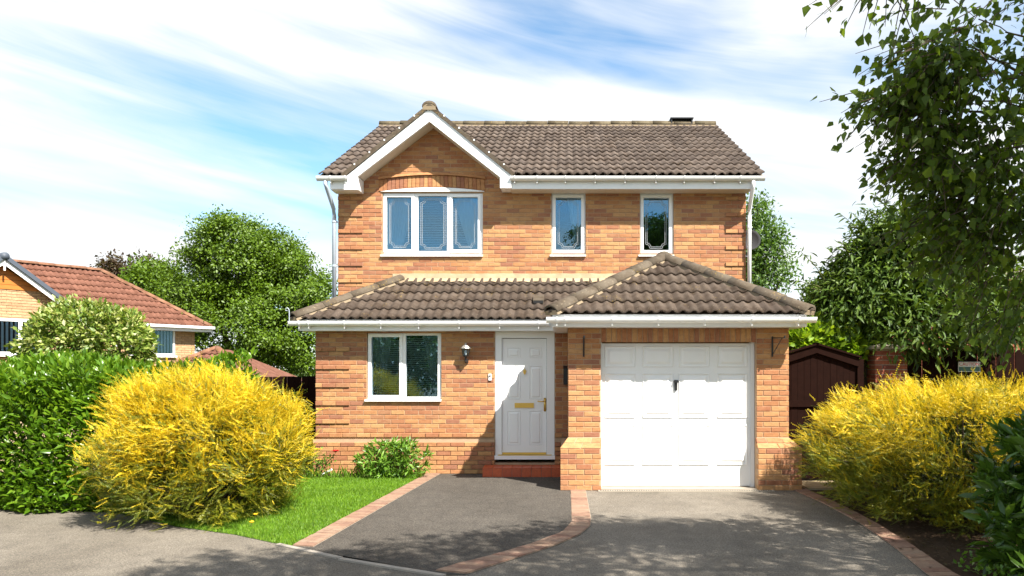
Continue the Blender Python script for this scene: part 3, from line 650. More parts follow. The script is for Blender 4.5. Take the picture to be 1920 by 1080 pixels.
# ================================================================== ROOFS
TW, NSEG = .30, 10
def tile_arrays(gauge):
    V, T = [], []
    def prof(u): 
        p = (u*2) % 1.0; return .038*(.5-.5*math.cos(2*math.pi*p))**1.3
    for i in range(NSEG+1):
        u = i/NSEG; z = prof(u); x = u*TW
        V += [(x, -.016, z+.038), (x, gauge+.03, z+.001), (x, -.010, z+.008)]
    for i in range(NSEG):
        a, b = i*3, i*3+3; T += [(a, b, b+1), (a, b+1, a+1), (a+2, b+2, b), (a+2, b, a)]
    return A(V, float), A(T)
TILE_LEFT = [300]
def roof_slope(part, O, a, s, Lx, rows, gauge, mat, clip=None, single=True, x_off=0.0, width=None):
    """lays tiles from the eave point O along a and up the slope s; clip(centre) gives cutting planes, or None to skip"""
    a = Vector(a).normalized(); s = Vector(s).normalized(); nrm = a.cross(s); tv, tf = tile_arrays(gauge); O = Vector(O)
    R = Matrix((a, s, nrm)).transposed(); key = bpy.data.meshes.new('roof_tile'); tm = tri_mesh('roof_tile', tv, tf); tm.materials.append(M[mat])
    tm.polygons.foreach_set('use_smooth', [True]*len(tm.polygons)); bpy.data.meshes.remove(key)
    nx = int(math.ceil((Lx-x_off)/TW)); JV, JT, JR, offn = [], [], [], 0
    for j in range(rows):
        for i in range(nx):
            o = O+a*(x_off+i*TW)+s*(j*gauge)+nrm*random.uniform(-.002, .003)
            m4 = R.to_4x4(); m4.translation = o
            W = [m4 @ Vector((x, y, 0)) for x, y in ((0, 0), (TW, 0), (TW, gauge), (0, gauge))]; planes = clip(W) if clip else []
            if planes is None: continue
            cut = [p for p in planes if any((w-p[0]).dot(p[1]) < -1e-4 for w in W)]
            if any(all((w-p[0]).dot(p[1]) < 0 for w in W) for p in cut): continue
            if cut:
                bm = bmesh.new(); vs = [bm.verts.new(m4 @ Vector(p)) for p in tv]
                for t in tf: bm.faces.new([vs[k] for k in t])
                for p in cut: bmesh.ops.bisect_plane(bm, geom=bm.verts[:]+bm.edges[:]+bm.faces[:], plane_co=p[0], plane_no=p[1], clear_inner=True)
                bmesh.ops.triangulate(bm, faces=bm.faces[:]); bm.verts.index_update()
                if not bm.faces: bm.free(); continue
                if single and TILE_LEFT[0] > 0:
                    TILE_LEFT[0] -= 1; me = bpy.data.meshes.new('roof_tile'); bm.to_mesh(me); place('roof_tile', me, mat, part, True); bm.free(); continue
                V = A([tuple(v.co) for v in bm.verts]); T = A([[v.index for v in f.verts] for f in bm.faces]); bm.free()
            elif single and TILE_LEFT[0] > 0:
                TILE_LEFT[0] -= 1; place('roof_tile', tm, None, part, matrix=m4); continue
            else:
                V = tv @ A(R).T+A(o); T = tf
            JV.append(V); JT.append(T+offn); JR.append(np.full(len(V), random.random())); offn += len(V)
    if JV: stuff(place('roof_tiles', tri_mesh('roof_tiles', np.concatenate(JV), np.concatenate(JT), np.concatenate(JR)), mat, part, True))
def caps(parent, p0, p1, r=.11, seg=.44, mat='ridge', name='ridge_tile', mort=True, flat=.75, lift=.0):
    p0, p1 = Vector(p0), Vector(p1); L = (p1-p0).length; d = (p1-p0)/L; sd = d.cross(Vector((0, 0, 1))).normalized(); up = sd.cross(d); n = max(1, round(L/seg))
    for k in range(n):
        a, b = p0+d*(L*k/n+.004), p0+d*(L*(k+1)/n-.004); m = MB(); N = 9; rr = r*random.uniform(.97, 1.04); tl = random.uniform(-.006, .006)
        for e, (q, sc, dz) in enumerate(((a, 1.03, .004), (b, 1.0, 0))):
            for t in range(N): an = math.pi*t/(N-1); m.v.append(tuple(q+sd*math.cos(an)*rr*sc+up*(math.sin(an)*rr*flat*sc+lift+dz+tl)))
            for t in range(N): an = math.pi*t/(N-1); m.v.append(tuple(q+sd*math.cos(an)*rr*.86+up*(math.sin(an)*rr*.8*flat-.01+lift)))
        for t in range(N-1):
            m.f += [(t, t+1, 2*N+t+1, 2*N+t), (t, N+t, N+t+1, t+1), (2*N+t, 2*N+t+1, 3*N+t+1, 3*N+t)]
        m.build(name, mat, parent, True)
    if mort:
        m = MB(); c = r*1.02; q = []
        for p in (p0, p1): q += [p+sd*c-up*.05+up*lift, p+sd*c*.8+up*(lift+.015), p-sd*c*.8+up*(lift+.015), p-sd*c-up*.05+up*lift]
        m.add(q, [(0, 1, 5, 4), (1, 2, 6, 5), (2, 3, 7, 6), (0, 3, 2, 1), (4, 5, 6, 7)]).build('mortar_bed', 'mortar_pale', parent)
# ---- garage hip roof
gp = math.atan(.56); gc, gs = math.cos(gp), math.sin(gp)
gx0, gx1, gy0, gz0 = -.20, 3.39, 10.28, 2.50; gm = (gx0+gx1)/2; gh = (gx1-gx0)/2; gapex = Vector((gm, gy0+gh, gz0+gh*.56))
gr = MB().add([(gx0, gy0, gz0), (gx1, gy0, gz0), (gx1, UY, gz0), (gx0, UY, gz0), tuple(gapex), (gm, UY, gapex.z)], [(0, 1, 4), (1, 2, 5, 4), (0, 4, 5, 3)]).build('garage_roof', 'ridge', house)
pl, pr = (Vector((gx0-.02, gy0, 0)), Vector((1, -1, 0)).normalized()), (Vector((gx1+.02, gy0, 0)), Vector((-1, -1, 0)).normalized())
roof_slope(gr, (gx0-.05, gy0-.01, gz0+.012), (1, 0, 0), (0, gc, gs), gx1-gx0+.1, 6, .345, 'roof_tile', lambda W: [pl, pr])
plb, prb = (Vector((gx0, gy0, 0)), Vector((-1, 1, 0)).normalized()), (Vector((gx1, gy0, 0)), Vector((1, 1, 0)).normalized())
back = (Vector((0, UY-.01, 0)), Vector((0, -1, 0)))
roof_slope(gr, (gx1, gy0, gz0+.012), (0, 1, 0), (-gc, 0, gs), UY-gy0, 6, .345, 'roof_tile', lambda W: [prb, back], False)
roof_slope(gr, (gx0, UY, gz0+.012), (0, -1, 0), (gc, 0, gs), UY-gy0, 6, .345, 'roof_tile', lambda W: [plb, back], False)
caps(gr, (gx0-.02, gy0-.02, gz0+.035), tuple(gapex+Vector((0, 0, .045))), .125, .50, name='hip_tile'); caps(gr, (gx1+.02, gy0-.02, gz0+.035), tuple(gapex+Vector((0, 0, .045))), .125, .50, name='hip_tile')
caps(gr, tuple(gapex+Vector((0, -.05, .05))), (gm, UY-.01, gapex.z+.05), .125, .45)
# ---- lean-to roof
lp_ = math.atan(.548); lc, ls = math.cos(lp_), math.sin(lp_); lx0, ly0, lz0 = -4.40, 11.93, 2.525; ltop = lz0+(UY-ly0)*.548
lr = MB().add([(lx0, ly0, lz0), (1.3, ly0, lz0), (1.3, UY, ltop), (lx0+UY-ly0, UY, ltop), (lx0, UY, lz0)], [(0, 1, 2, 3), (0, 3, 4)]).build('lean_to_roof', 'ridge', house)
lpl = (Vector((lx0-.02, ly0, 0)), Vector((1, -1, 0)).normalized()); lpr = (Vector((-.05, ly0, 0)), Vector((-1, 1, 0)).normalized())
lbk = (Vector((0, UY-.012, 0)), Vector((0, -1, 0)))
roof_slope(lr, (lx0-.05, ly0-.01, lz0+.012), (1, 0, 0), (0, lc, ls), 5.5, 5, .352, 'roof_tile', lambda W: [lpl, lpr, lbk])
roof_slope(lr, (lx0, UY, lz0+.012), (0, -1, 0), (lc, 0, ls), UY-ly0, 5, .352, 'roof_tile', lambda W: [(Vector((lx0, ly0, 0)), Vector((-1, 1, 0)).normalized()), lbk], False)
caps(lr, (lx0-.03, ly0-.02, lz0+.035), (lx0+UY-ly0-.06, UY-.06, ltop+.03), .12, .5, name='hip_tile')
fm = MB(); n = 44; xs = [-3.16+i*(4.2/n) for i in range(n+1)]
jit = [random.uniform(-.012, .012) for _ in xs]
for i in range(n):                                   # mortar fillet where the lean-to meets the wall
    x0, x1 = xs[i], xs[i+1]; j0, j1 = jit[i], jit[i+1]
    fm.add([(x0, UY-.19+j0, ltop-.028+.010*math.sin(i*2.1)), (x1, UY-.19+j1, ltop-.028+.010*math.sin((i+1)*2.1)), (x1, UY-.03, ltop+.05), (x0, UY-.03, ltop+.05), (x1, UY-.012, ltop+.135+j1*.5), (x0, UY-.012, ltop+.135+j0*.5), (x1, UY+.004, ltop+.14+j1*.5), (x0, UY+.004, ltop+.14+j0*.5)], [(0, 1, 2, 3), (3, 2, 4, 5), (5, 4, 6, 7)])
fm.build('mortar_fillet', 'render_flash', lr)
vx, vz = X_(1010, 12.5), lz0+.57*.548
MB().prismx([(12.38, vz-.03), (12.38, vz+.06), (12.60, vz+.16), (12.66, vz+.05)], vx-.09, vx+.09).box(vx-.075, vx+.075, 12.372, 12.379, vz-.0, vz+.04).build('vent_tile', 'ridge', lr)
MB().box(vx-.08, vx+.08, 12.366, 12.373, vz+.0, vz+.045).build('vent_opening', 'near_black', lr)
# ---- main roof
mx0, mx1 = -4.38, 3.50; mc, ms = math.cos(math.radians(28)), math.sin(math.radians(28)); mg = (RY-EY)/mc/13
GA = Z_(203, 13.03)                                  # top of the gable boards at the apex
def main_clip(W):
    c = sum(W, Vector())/4; pl = [(Vector((mx1, 0, 0)), Vector((-1, 0, 0)))]
    zb = min(w.z for w in W)
    if zb < GA-.0:
        x0 = (GA-EZ)/.81; k = RP/.81
        if c.x > AX: pl.append((Vector((AX+x0+.02, EY, 0)), Vector((1, k, 0)).normalized()))
        else: pl.append((Vector((AX-x0-.02, EY, 0)), Vector((-1, k, 0)).normalized()))
    return pl
mr = MB().add([(mx0, EY, EZ), (AX-(GA-EZ)/.81, EY, EZ), (AX, EY+(GA-EZ)/RP, GA), (mx0, RY, RZ), (AX+(GA-EZ)/.81, EY, EZ), (mx1, EY, EZ), (mx1, RY, RZ), (mx1, 2*RY-EY, EZ), (mx0, 2*RY-EY, EZ)],
              [(0, 1, 2, 3), (4, 5, 6, 2), (2, 6, 3), (3, 6, 7, 8)]).build('main_roof', 'roof_tile_upper', house)
roof_slope(mr, (mx0, EY-.02, EZ+.012), (1, 0, 0), (0, mc, ms), mx1-mx0, 13, mg, 'roof_tile_upper', main_clip)
caps(mr, (mx0, RY, RZ+.035), (mx1, RY, RZ+.035), .13, .49, 'ridge_mossy', lift=.0)
for x in (mx0+.02, mx1-.05): MB().prismx([(EY, EZ-.06), (EY, EZ+.02), (RY, RZ+.02), (RY, RZ-.06)], x, x+.03).build('verge', 'mortar_grey', mr)
vxr = X_(1277, RY); MB().box(vxr-.25, vxr+.25, RY-.13, RY+.1, RZ+.03, RZ+.055).box(vxr-.25, vxr-.225, RY-.13, RY+.1, RZ+.055, RZ+.155).box(vxr+.225, vxr+.25, RY-.13, RY+.1, RZ+.055, RZ+.155).box(vxr-.27, vxr+.27, RY-.15, RY+.12, RZ+.155, RZ+.18).box(vxr-.225, vxr+.225, RY-.02, RY, RZ+.055, RZ+.155).build('ridge_vent', 'black_metal', mr)
# ---- front gable roof
yb = 13.0; gab = MB(); hw = (GA-EZ)/.81
gab.add([(AX, yb, GA), (AX+hw, yb, EZ), (AX+hw, EY, EZ), (AX, EY+(GA-EZ)/RP, GA), (AX-hw, yb, EZ), (AX-hw, EY, EZ)], [(0, 1, 2, 3), (0, 3, 5, 4)])
gab = gab.build('gable_roof', 'roof_tile_upper', house); ga = math.atan(.81); gcs, gsn = math.cos(ga), math.sin(ga)
vly = lambda sg: (Vector((AX+sg*(hw-.02), EY, 0)), Vector((-sg, -RP/.81, 0)).normalized())
roof_slope(gab, (AX+hw, yb+.06, EZ-.11), (0, 1, 0), (-gcs, 0, gsn), 2.6, 6, hw/gcs/6, 'roof_tile_upper', lambda W: [vly(1)], False)
roof_slope(gab, (AX-hw, yb+.06+2.7, EZ-.11), (0, -1, 0), (gcs, 0, gsn), 2.69, 6, hw/gcs/6, 'roof_tile_upper', lambda W: [vly(-1)], False)
caps(gab, (AX, yb-.04, GA+.0), (AX, EY+(GA-EZ)/RP+.2, GA+.0), .125, .45, flat=.8)
YB = 13.03
MB().prism([(AX+.115*math.cos(math.pi*i/8), GA-.012+.085*math.sin(math.pi*i/8)) for i in range(9)], yb-.03, yb-.02).build('ridge_end', 'mortar_pale', gab)
def pxs(l): return [(X_(x, YB), Z_(y, YB)) for x, y in l]
MB().prism(pxs([(806, 204), (959, 329), (959, 353.5), (938, 353.5), (938, 333), (806, 229), (672, 331.5), (672, 356.5), (646, 356.5), (648, 333)]), 12.99, 13.045).build('bargeboard', 'pvc', house)
for pts in ([(806, 228), (938, 331), (938, 327), (806, 224)], [(806, 228), (806, 224), (672, 326), (672, 330)]): MB().prism(pxs(pts), 13.046, UY-.002).build('gable_soffit', 'soffit', house)
for grp in (([(938.3, 352), (958, 352), (958, 349), (938.3, 349)], [(938.3, 334), (942, 334), (942, 349), (938.3, 349)]), ([(619, 355), (671.5, 355), (671.5, 352), (619, 352)], [(668, 331), (671.7, 331), (671.7, 352), (668, 352)])):
    m = MB()
    for q in grp: m.prism(pxs(q), 13.09 if q[0][0] == 619 else 13.046, UY-.02)
    m.build('box_end', 'pvc', house)
for pts in ([(806, 195.5), (966, 326), (961, 331), (806, 204.5)], [(806, 195.5), (806, 204.5), (647, 333), (641, 328)]): MB().prism(pxs(pts), 12.965, 13.25).build('verge_strip', 'ridge', gab)
for sg in (-1, 1):
    for k in range(1, 6):
        xx = AX+sg*hw*k/5.6; zz_ = GA-.81*hw*k/5.6+.055; MB().box(xx-.012, xx+.012, 12.958, 13.03, zz_-.012, zz_+.016).build('verge_clip', 'pvc_old', gab)
# ---- fascias, soffits, gutters, downpipes
MB().box(X_(957, 13.05), 3.28, 13.05, 13.075, 4.925, 5.13).build('fascia', 'pvc', house); MB().box(X_(619, 13.05), X_(648, 13.05), 13.05, 13.075, 4.925, 5.13).build('fascia', 'pvc', house)
MB().box(X_(957, 13.05), 3.30, 13.076, UY-.002, 4.925, 4.94).build('soffit', 'soffit', house)
MB().box(lx0+.07, -.13, ly0+.02, ly0+.045, 2.356, 2.54).build('fascia', 'pvc', house); MB().box(lx0+.07, -.13, ly0+.046, LY-.002, 2.356, 2.372).box(lx0+.07, HX0-.004, LY, UY-.01, 2.356, 2.372).box(lx0+.045, lx0+.069, ly0+.02, UY-.01, 2.356, 2.54).build('soffit', 'pvc', house)
MB().box(gx0+.03, gx1-.05, gy0+.02, gy0+.045, 2.325, 2.50).build('fascia', 'pvc', house); MB().box(gx0+.03, gx1-.05, gy0+.046, GY-.002, 2.325, 2.34).box(gx0+.03, GX[0]-.004, GY-.0, LY-.01, 2.325, 2.34).box(gx0+.005, gx0+.029, gy0+.02, ly0-.01, 2.325, 2.50).box(gx1-.049, gx1-.025, gy0+.02, UY, 2.325, 2.50).box(GX[3]+.004, gx1-.05, GY, UY, 2.325, 2.34).build('soffit', 'pvc', house)
def gutter(x0, x1, y, z, brk, mat='pvc', r=.058):
    arc = [(y+r*math.cos(t), z-r*1.35*math.sin(t)) for t in [math.pi*i/10 for i in range(11)]]; inn = [(y+(r-.006)*math.cos(t), z-(r*1.35-.006)*math.sin(t)) for t in [math.pi*i/10 for i in range(11)]]
    m = MB(); nA = 11
    for x in (x0, x1): m.v += [(x, *p) for p in arc]+[(x, *p) for p in inn]
    for i in range(nA-1): m.f += [(i, i+1, 2*nA+i+1, 2*nA+i), (nA+i, 3*nA+i, 3*nA+i+1, nA+i+1)]
    m.f += [(0, 2*nA, 3*nA, nA), (nA-1, 2*nA-1, 4*nA-1, 3*nA-1)]+[tuple(range(nA)), tuple(range(2*nA, 3*nA))]
    g = m.build('gutter', mat, house, False)
    for bx in brk:
        m = MB(); rr = r+.007; a2 = [(y+rr*math.cos(t), z+.006-rr*1.38*math.sin(t)) for t in [math.pi*i/10 for i in range(11)]]
        m.prismx(a2, bx-.011, bx+.011); m.box(bx-.008, bx+.008, y-.01, y+.06, z-.115, z-.07); m.build('gutter_bracket', mat, g)
    return g
gutter(-.28, X_(1530, 10.22), 10.22, 2.455, [X_(p, 10.22) for p in (1044, 1060, 1148, 1235, 1322, 1410, 1497)])
gutter(X_(542, 11.88), -.27, 11.88, 2.505, [X_(p, 11.88) for p in (561, 579, 646, 714, 785, 861, 937, 1010)])
gutter(X_(957, 12.98), X_(1434, 12.98), 12.985, 5.128, [X_(p, 12.98) for p in (965, 1007, 1060, 1116, 1172, 1230, 1283, 1340, 1388)], 'pvc_old')
gutter(X_(594, 12.98), X_(652, 12.98), 12.985, 5.128, [X_(620, 12.98), X_(648, 12.98)], 'pvc_old')
def pipe(pts, r, mat, brk):
    p = MB().tube(pts, r, 10).build('downpipe', mat, house, True)
    for z in brk: MB().tube([(pts[-1][0], pts[-1][1], z-.018), (pts[-1][0], pts[-1][1], z+.018)], r+.008, 10).box(pts[-1][0]-.01, pts[-1][0]+.05, pts[-1][1]+.0, pts[-1][1]+.05, z-.012, z+.012).build('pipe_clip', mat, p)
pipe([(X_(610, 12.98), 12.99, 5.10), (X_(610, 12.98), 12.99, 5.0), (X_(612, 12.98), 13.0, 4.93), (HX0-.045, 13.30, 4.62), (HX0-.045, 13.33, 4.5), (HX0-.045, 13.33, 2.75)], .036, 'pvc_grey', [4.4, 3.6])
pipe([(X_(1413, 12.98), 12.99, 5.10), (X_(1413, 12.98), 12.99, 5.0), (X_(1412, 12.98), 13.0, 4.93), (HX1+.045, 13.30, 4.64), (HX1+.045, 13.33, 4.5), (HX1+.045, 13.33, 2.75)], .036, 'pvc', [4.3])
for (x, y, z, sg) in ((lx0-.07, ly0-.06, lz0+.03, -1), ):
    MB().tube([(x, y, z-.05), (x, y, z+.10), (x-.005, y, z+.14), (x-.03, y, z+.165), (x-.06, y, z+.15), (x-.055, y, z+.12), (x-.03, y, z+.118)], .008, 6).build('hip_iron', 'pvc_grey', house)
# ================================================================== things on and in the house
def wall_lamp():
    x, z = X_(875, LY), Z_(660, LY); t = thing('wall_lamp', 'small lantern wall lamp between the living room window and front door', 'lamp', (x, LY, z))
    y = LY-.11
    MB().lathe((x, y, z), [(.0, .145), (.018, .14), (.022, .115), (.05, .105), (.075, .075), (.085, .06), (.082, .05), (0, .05)], 8).build('lamp_cap', 'lamp_metal', t)
    MB().lathe((x, y, z), [(.064, .05), (.042, -.065), (.0, -.066)], 6).build('lamp_glass', 'glass', t)
    m = MB()
    for k in range(6):
        an = 2*math.pi*k/6; m.tube([(x+.066*math.cos(an), y+.066*math.sin(an), z+.05), (x+.043*math.cos(an), y+.043*math.sin(an), z-.066)], .005, 4)
    m.lathe((x, y, z), [(.048, -.06), (.045, -.075), (.02, -.09), (.016, -.12), (0, -.12)], 8); m.build('lamp_cage', 'black_metal', t)
    MB().tube([(x, y, z-.11), (x, y, z-.15), (x, y+.05, z-.17), (x, LY-.012, z-.15)], .014, 6).lathe((x, LY-.016, z-.15), [(.0, .04), (.03, .03), (.03, -.03), (0, -.04)], 8).build('lamp_arm', 'black_metal', t)
    MB().lathe((x, y, z), [(0, .03), (.02, .02), (.024, -.01), (.012, -.05), (0, -.05)], 8).build('bulb', 'pvc', t)
wall_lamp()
x, z = X_(919, LY), Z_(707, LY); t = thing('doorbell', 'small white doorbell push beside the front door frame', 'doorbell', (x, LY, z))
MB().box(x-.024, x+.024, LY-.02, LY-.002, z-.055, z+.055).build('case', 'pvc', t); MB().lathe((x, LY-.022, z+.02), [(0, .014), (.014, .008), (.014, -.008), (0, -.014)], 8).build('button', 'black_metal', t)
x = X_(1062, LY); t = thing('wall_box', 'black box on the wall between front door and garage pier', 'box', (x, LY, Z_(705, LY)))
MB().box(X_(1056.5, LY), X_(1056.5, LY)+.15, LY-.075, LY-.002, Z_(721, LY), Z_(690, LY)).build('case', 'black_metal', t); MB().prismx([(LY-.095, Z_(690, LY)+.003), (LY-.002, Z_(690, LY)+.003), (LY-.002, Z_(690, LY)+.04)], X_(1056, LY), X_(1056, LY)+.155).build('lid', 'black_metal', t)
def basket_bracket(x, label, lean):
    z0, z1 = Z_(669, GY), Z_(631, GY); t = thing('basket_bracket', label, 'bracket', (x, GY, z0), 'hanging basket brackets on the garage piers')
    MB().box(x-.011, x+.011, GY-.012, GY-.002, z0, z1).build('back_plate', 'black_metal', t)
    tip = Vector((x+lean*.26, GY-.30, z1-.03)); MB().tube([(x, GY-.008, z1-.02), tuple(tip)], .007, 6).tube([tuple(tip), tuple(tip+Vector((0, 0, .03)))], .012, 6).build('arm', 'black_metal', t)
    MB().tube([(x, GY-.008, z0+.03), tuple(Vector((x, GY-.008, z1-.02)).lerp(tip, .8))], .006, 6).build('brace', 'black_metal', t)
basket_bracket(X_(1094.5, GY), 'thin black hanging basket bracket on the pier nearest the front door', 0)
basket_bracket(X_(1448, GY), 'black triangular hanging basket bracket on the pier beside the dark gate', .35)
t = thing('satellite_dish', 'dark grey satellite dish on the side wall below the right eaves', 'satellite dish', (HX1+.1, 14.5, 4.2))
dc = Vector((X_(1406, 14.4), 14.4, Z_(452, 14.4))); dn = Vector((-.1, -.95, .22)).normalized(); dq = dn.to_track_quat('Z', 'Y').to_matrix().to_4x4(); dm = MB()
dm.lathe((0, 0, 0), [(.001, 0), (.10, .012), (.18, .04), (.23, .07), (.235, .066), (.18, .03), (.001, -.01)], 20); dm.v = [tuple(dc+(dq @ Vector((p[0]*.85, p[1]*.9, p[2])))) for p in dm.v]; dm.build('dish', 'grey_metal', t, True)
MB().tube([tuple(dc), (HX1+.12, 14.55, dc.z-.02), (HX1+.002, 14.55, dc.z-.1)], .016, 6).build('mount', 'grey_metal', t); MB().tube([tuple(dc+Vector((0, 0, -.2))), tuple(dc+dn*.30+Vector((0, 0, -.12)))], .01, 6).build('lnb_arm', 'black_metal', t)
def blind(x0, x1, z0, z1, y, label, mat, gap=.032, tilt=.0105):
    t = thing('venetian_blind', label, 'blind', ((x0+x1)/2, y, z0), 'venetian blinds behind the windows'); n = int((z1-z0)/gap)
    me = None
    for k in range(n):
        z = z0+k*gap
        if me is None:
            m = MB().prismx([(-.012, -tilt), (.0, .003-tilt*.1), (.012, tilt), (.0, .001-tilt*.1)], x0, x1); o = m.build('slat', mat, t); me = o.data; o.matrix_basis = Matrix.Translation((0, y, z))
        else: place('slat', me, None, t, matrix=Matrix.Translation((0, y, z)))
    m = MB()
    for xx in (x0+.09, x1-.09): m.box(xx-.002, xx+.002, y-.014, y-.012, z0, z1)
    m.build('ladder_cord', mat, t); MB().box(x0, x1, y-.015, y+.015, z1, z1+.03).build('head_rail', mat, t)
blind(lp[0][0]-.03, lp[0][1]+.03, lp[0][2]-.02, lp[0][3]-.0, LY+.17, 'cream slatted blind behind the left pane of the ground floor window', 'blind')
blind(lp[1][0]-.03, lp[1][1]+.03, lp[1][2]-.02, lp[1][3]-.0, LY+.17, 'cream slatted blind behind the right pane of the ground floor window', 'blind')
blind(UW[0]+.05, UW[1]-.05, up3[0][2]-.03, up3[0][3]+.0, UY+.27, 'pale slatted blind behind the three-pane upstairs window', 'blind_white')
def net(x_out, x_top, x_bot, z0, z1, y, label, group='net curtains'):
    t = thing('curtain', label, 'curtain', (x_out, y, z0), group); m = MB(); nu, nv = 28, 14
    for j in range(nv+1):
        v = j/nv; xi = x_bot+(x_top-x_bot)*(v**.75)
        for i in range(nu+1):
            u = i/nu; m.v.append((x_out+(xi-x_out)*u, y+.018*math.sin(u*26+v*1.5)*(.6+.4*v), z0+(z1-z0)*v))
    for j in range(nv):
        for i in range(nu): a = j*(nu+1)+i; m.f.append((a, a+1, a+nu+2, a+nu+1))
    m.build('fabric', 'curtain', t, True)
net(UW[0]+.05, up3[0][1]+.02, up3[0][0]+.20, up3[0][2]-.05, up3[0][3]+.03, UY+.2, 'draped net curtain behind the left pane of the three-pane upstairs window')
net(UW[1]-.05, up3[2][0]-.0, up3[2][1]-.12, up3[2][2]-.05, up3[2][3]+.03, UY+.2, 'draped net curtain behind the right pane of the three-pane upstairs window')
net(lp[0][0]-.03, lp[0][0]+.3, lp[0][0]+.10, lp[0][2]-.03, lp[0][3]+.03, LY+.22, 'draped curtain at the left side of the ground floor window')
net(lp[1][1]+.03, lp[1][1]-.28, lp[1][1]-.05, lp[1][2]-.03, lp[1][3]+.03, LY+.22, 'draped curtain at the right side of the ground floor window')
net(u1[0][1]+.02, u1[0][1]-.25, u1[0][1]-.06, u1[0][2]-.03, u1[0][3]+.03, UY+.22, 'pale curtain in the narrow upstairs window nearer the gable')
# ================================================================== NEIGHBOURING HOUSES
def far_window(parent, o, u, n, t0, t1, z0, z1, bars, curtain_mat='blind_white'):
    """window on a wall through o: u runs along the wall, n points out of it"""
    o, u, n = Vector(o), Vector(u), Vector(n); mx = Matrix((u, -n, Vector((0, 0, 1)))).transposed().to_4x4(); mx.translation = o
    def put(m, name, mat, par): m.v = [tuple(mx @ Vector(p)) for p in m.v]; return m.build(name, mat, par)
    holes = []; w = .07; xs = [t0+w]+[b for b in bars]+[t1-w]
    for i in range(len(xs)-1): holes.append((xs[i]+(.045 if i else 0), xs[i+1]-(.045 if i < len(xs)-2 else 0), z0+w, z1-w))
    wn = put(split_boxes(MB(), t0, t1, z0, z1, holes, -.03, .05), 'window', 'pvc', parent)
    for hl in holes:
        put(MB().box(hl[0], hl[1], -.024, -.019, hl[2], hl[3]), 'pane', 'glass_far', wn); put(MB().box(hl[0], hl[1], -.008, -.002, hl[2], hl[3]), 'dark_backing', 'near_black', wn)  # black backing on the solid wall stands in for the unlit room
        for q in range(int((hl[1]-hl[0])/.1)): put(MB().box(hl[0]+.02+q*.1, hl[0]+.075+q*.1, -.013, -.010, hl[2]+.02, hl[3]), 'blind_slat', 'blind_white', wn)
    put(MB().box(t0-.04, t1+.04, -.09, .0, z0-.05, z0), 'sill', 'pvc', wn)
    return wn, put, holes
d1 = Vector((.553, .833, 0)).normalized(); n1 = Vector((.833, -.553, 0)).normalized(); UPV = Vector((0, 0, 1))
C = Vector((-11.82, 24.46, 0)); NZ = -2.15
nb = thing('neighbour_house', 'cream brick house with red tiled hip roof beyond the hedge', 'house', (C.x-3, C.y-4, NZ))
def local(m, name, mat, parent, o=C, u=-d1, n=n1, **kw):   # local x along the wall from the corner, y out of it, z up
    mx = Matrix((u, n, UPV)).transposed().to_4x4(); mx.translation = o
    m.v = [tuple(mx @ Vector(p)) for p in m.v]; return m.build(name, mat, parent, **kw)
OH = .35
nwall = local(MB().box(OH, 11, -5.2, -OH-.007, NZ, 3.06), 'wall', 'render_flash', nb)
gw2 = local(MB().box(3.9, 8.25, -OH-.007, .65, NZ, 2.95).add([(3.9, .65, 2.95), (8.25, .65, 2.95), (6.08, .65, 4.42), (3.9, .64, 2.95), (8.25, .64, 2.95), (6.08, .64, 4.42)], [(0, 1, 2), (3, 5, 4)]), 'gable_wall', 'render_flash', nb)
def far_bricks(t0, t1, z0, z1, y, parent, holes, span=None):
    b = Bricks(); mm = MB(); b.course_wall(t0, t1, z0, z1, holes, 0, span=span); rnd = []
    for c, l, hh_, _, _, _ in b.p:
        v, f = brick_mesh_data(l, hh_, .02, .003); mm.add([(p[0]+c[0], y-p[1]+.010, p[2]+c[2]) for p in v], [q[::-1] for q in f]); rnd += [random.random()]*len(v)
    stuff(local(mm, 'brickwork', 'brick_far', parent, rnd=rnd))
wholes = (1.0, 2.45, Z_(668, 23.4), 3.04)
far_bricks(OH, 3.9, .9, 3.0, -OH, nwall, [wholes]); far_bricks(3.9, 8.25, .9, 3.80, .655, gw2, [(5.0, 7.0, 2.08, 3.06)], lambda z: (3.9, 8.25) if z < 2.95 else (6.08-(4.42-z)/.68, 6.08+(4.42-z)/.68))
far_window(nb, C-n1*(OH-.005), -d1, n1, 1.02, 2.43, Z_(668, 23.4)+.02, 3.02, [1.72]); far_window(nb, C+n1*.66, -d1, n1, 5.02, 6.98, 2.10, 3.04, [5.65, 6.35])
m = MB()
for k in range(5): m.prism([(6.08-.99+.001+k*.2*.0, 0), (0, 0)], 0, 0) if False else None
for k in range(5):
    z0 = 3.80+k*.125; w0 = (4.42-z0)/.68; w1 = max(.001, (4.42-z0-.115)/.68); mm = MB().prism([(6.08-w0, z0), (6.08+w0, z0), (6.08+w1, z0+.115), (6.08-w1, z0+.115)], .656, .685); local(mm, 'cladding_board', 'timber_orange', nb)
E = C-d1*(2.34)-n1*2.34; ez, rz = 3.10, 4.86; SP = (rz-ez)/2.34
nr = local(MB().add([(0, 0, ez), (11, 0, ez), (11, -2.34, rz), (2.34, -2.34, rz), (0, -4.68, ez), (11, -4.68, ez)], [(0, 3, 2, 1), (0, 4, 3), (4, 5, 2, 3)]), 'roof', 'roof_red', nb)
pa = math.atan(SP); sv = (-n1*math.cos(pa)+UPV*math.sin(pa)); Lsl = 2.34/math.cos(pa)
hipc = (C+d1*.0, (-d1-n1*-1).normalized())
hp = (Vector((C.x, C.y, 0)), ((-d1)-(-n1)).normalized())
roof_slope(nr, tuple(C-d1*11+UPV*(ez+.01)), tuple(d1), tuple(sv), 11.0, 9, Lsl/9, 'roof_red', lambda W: [hp], False)
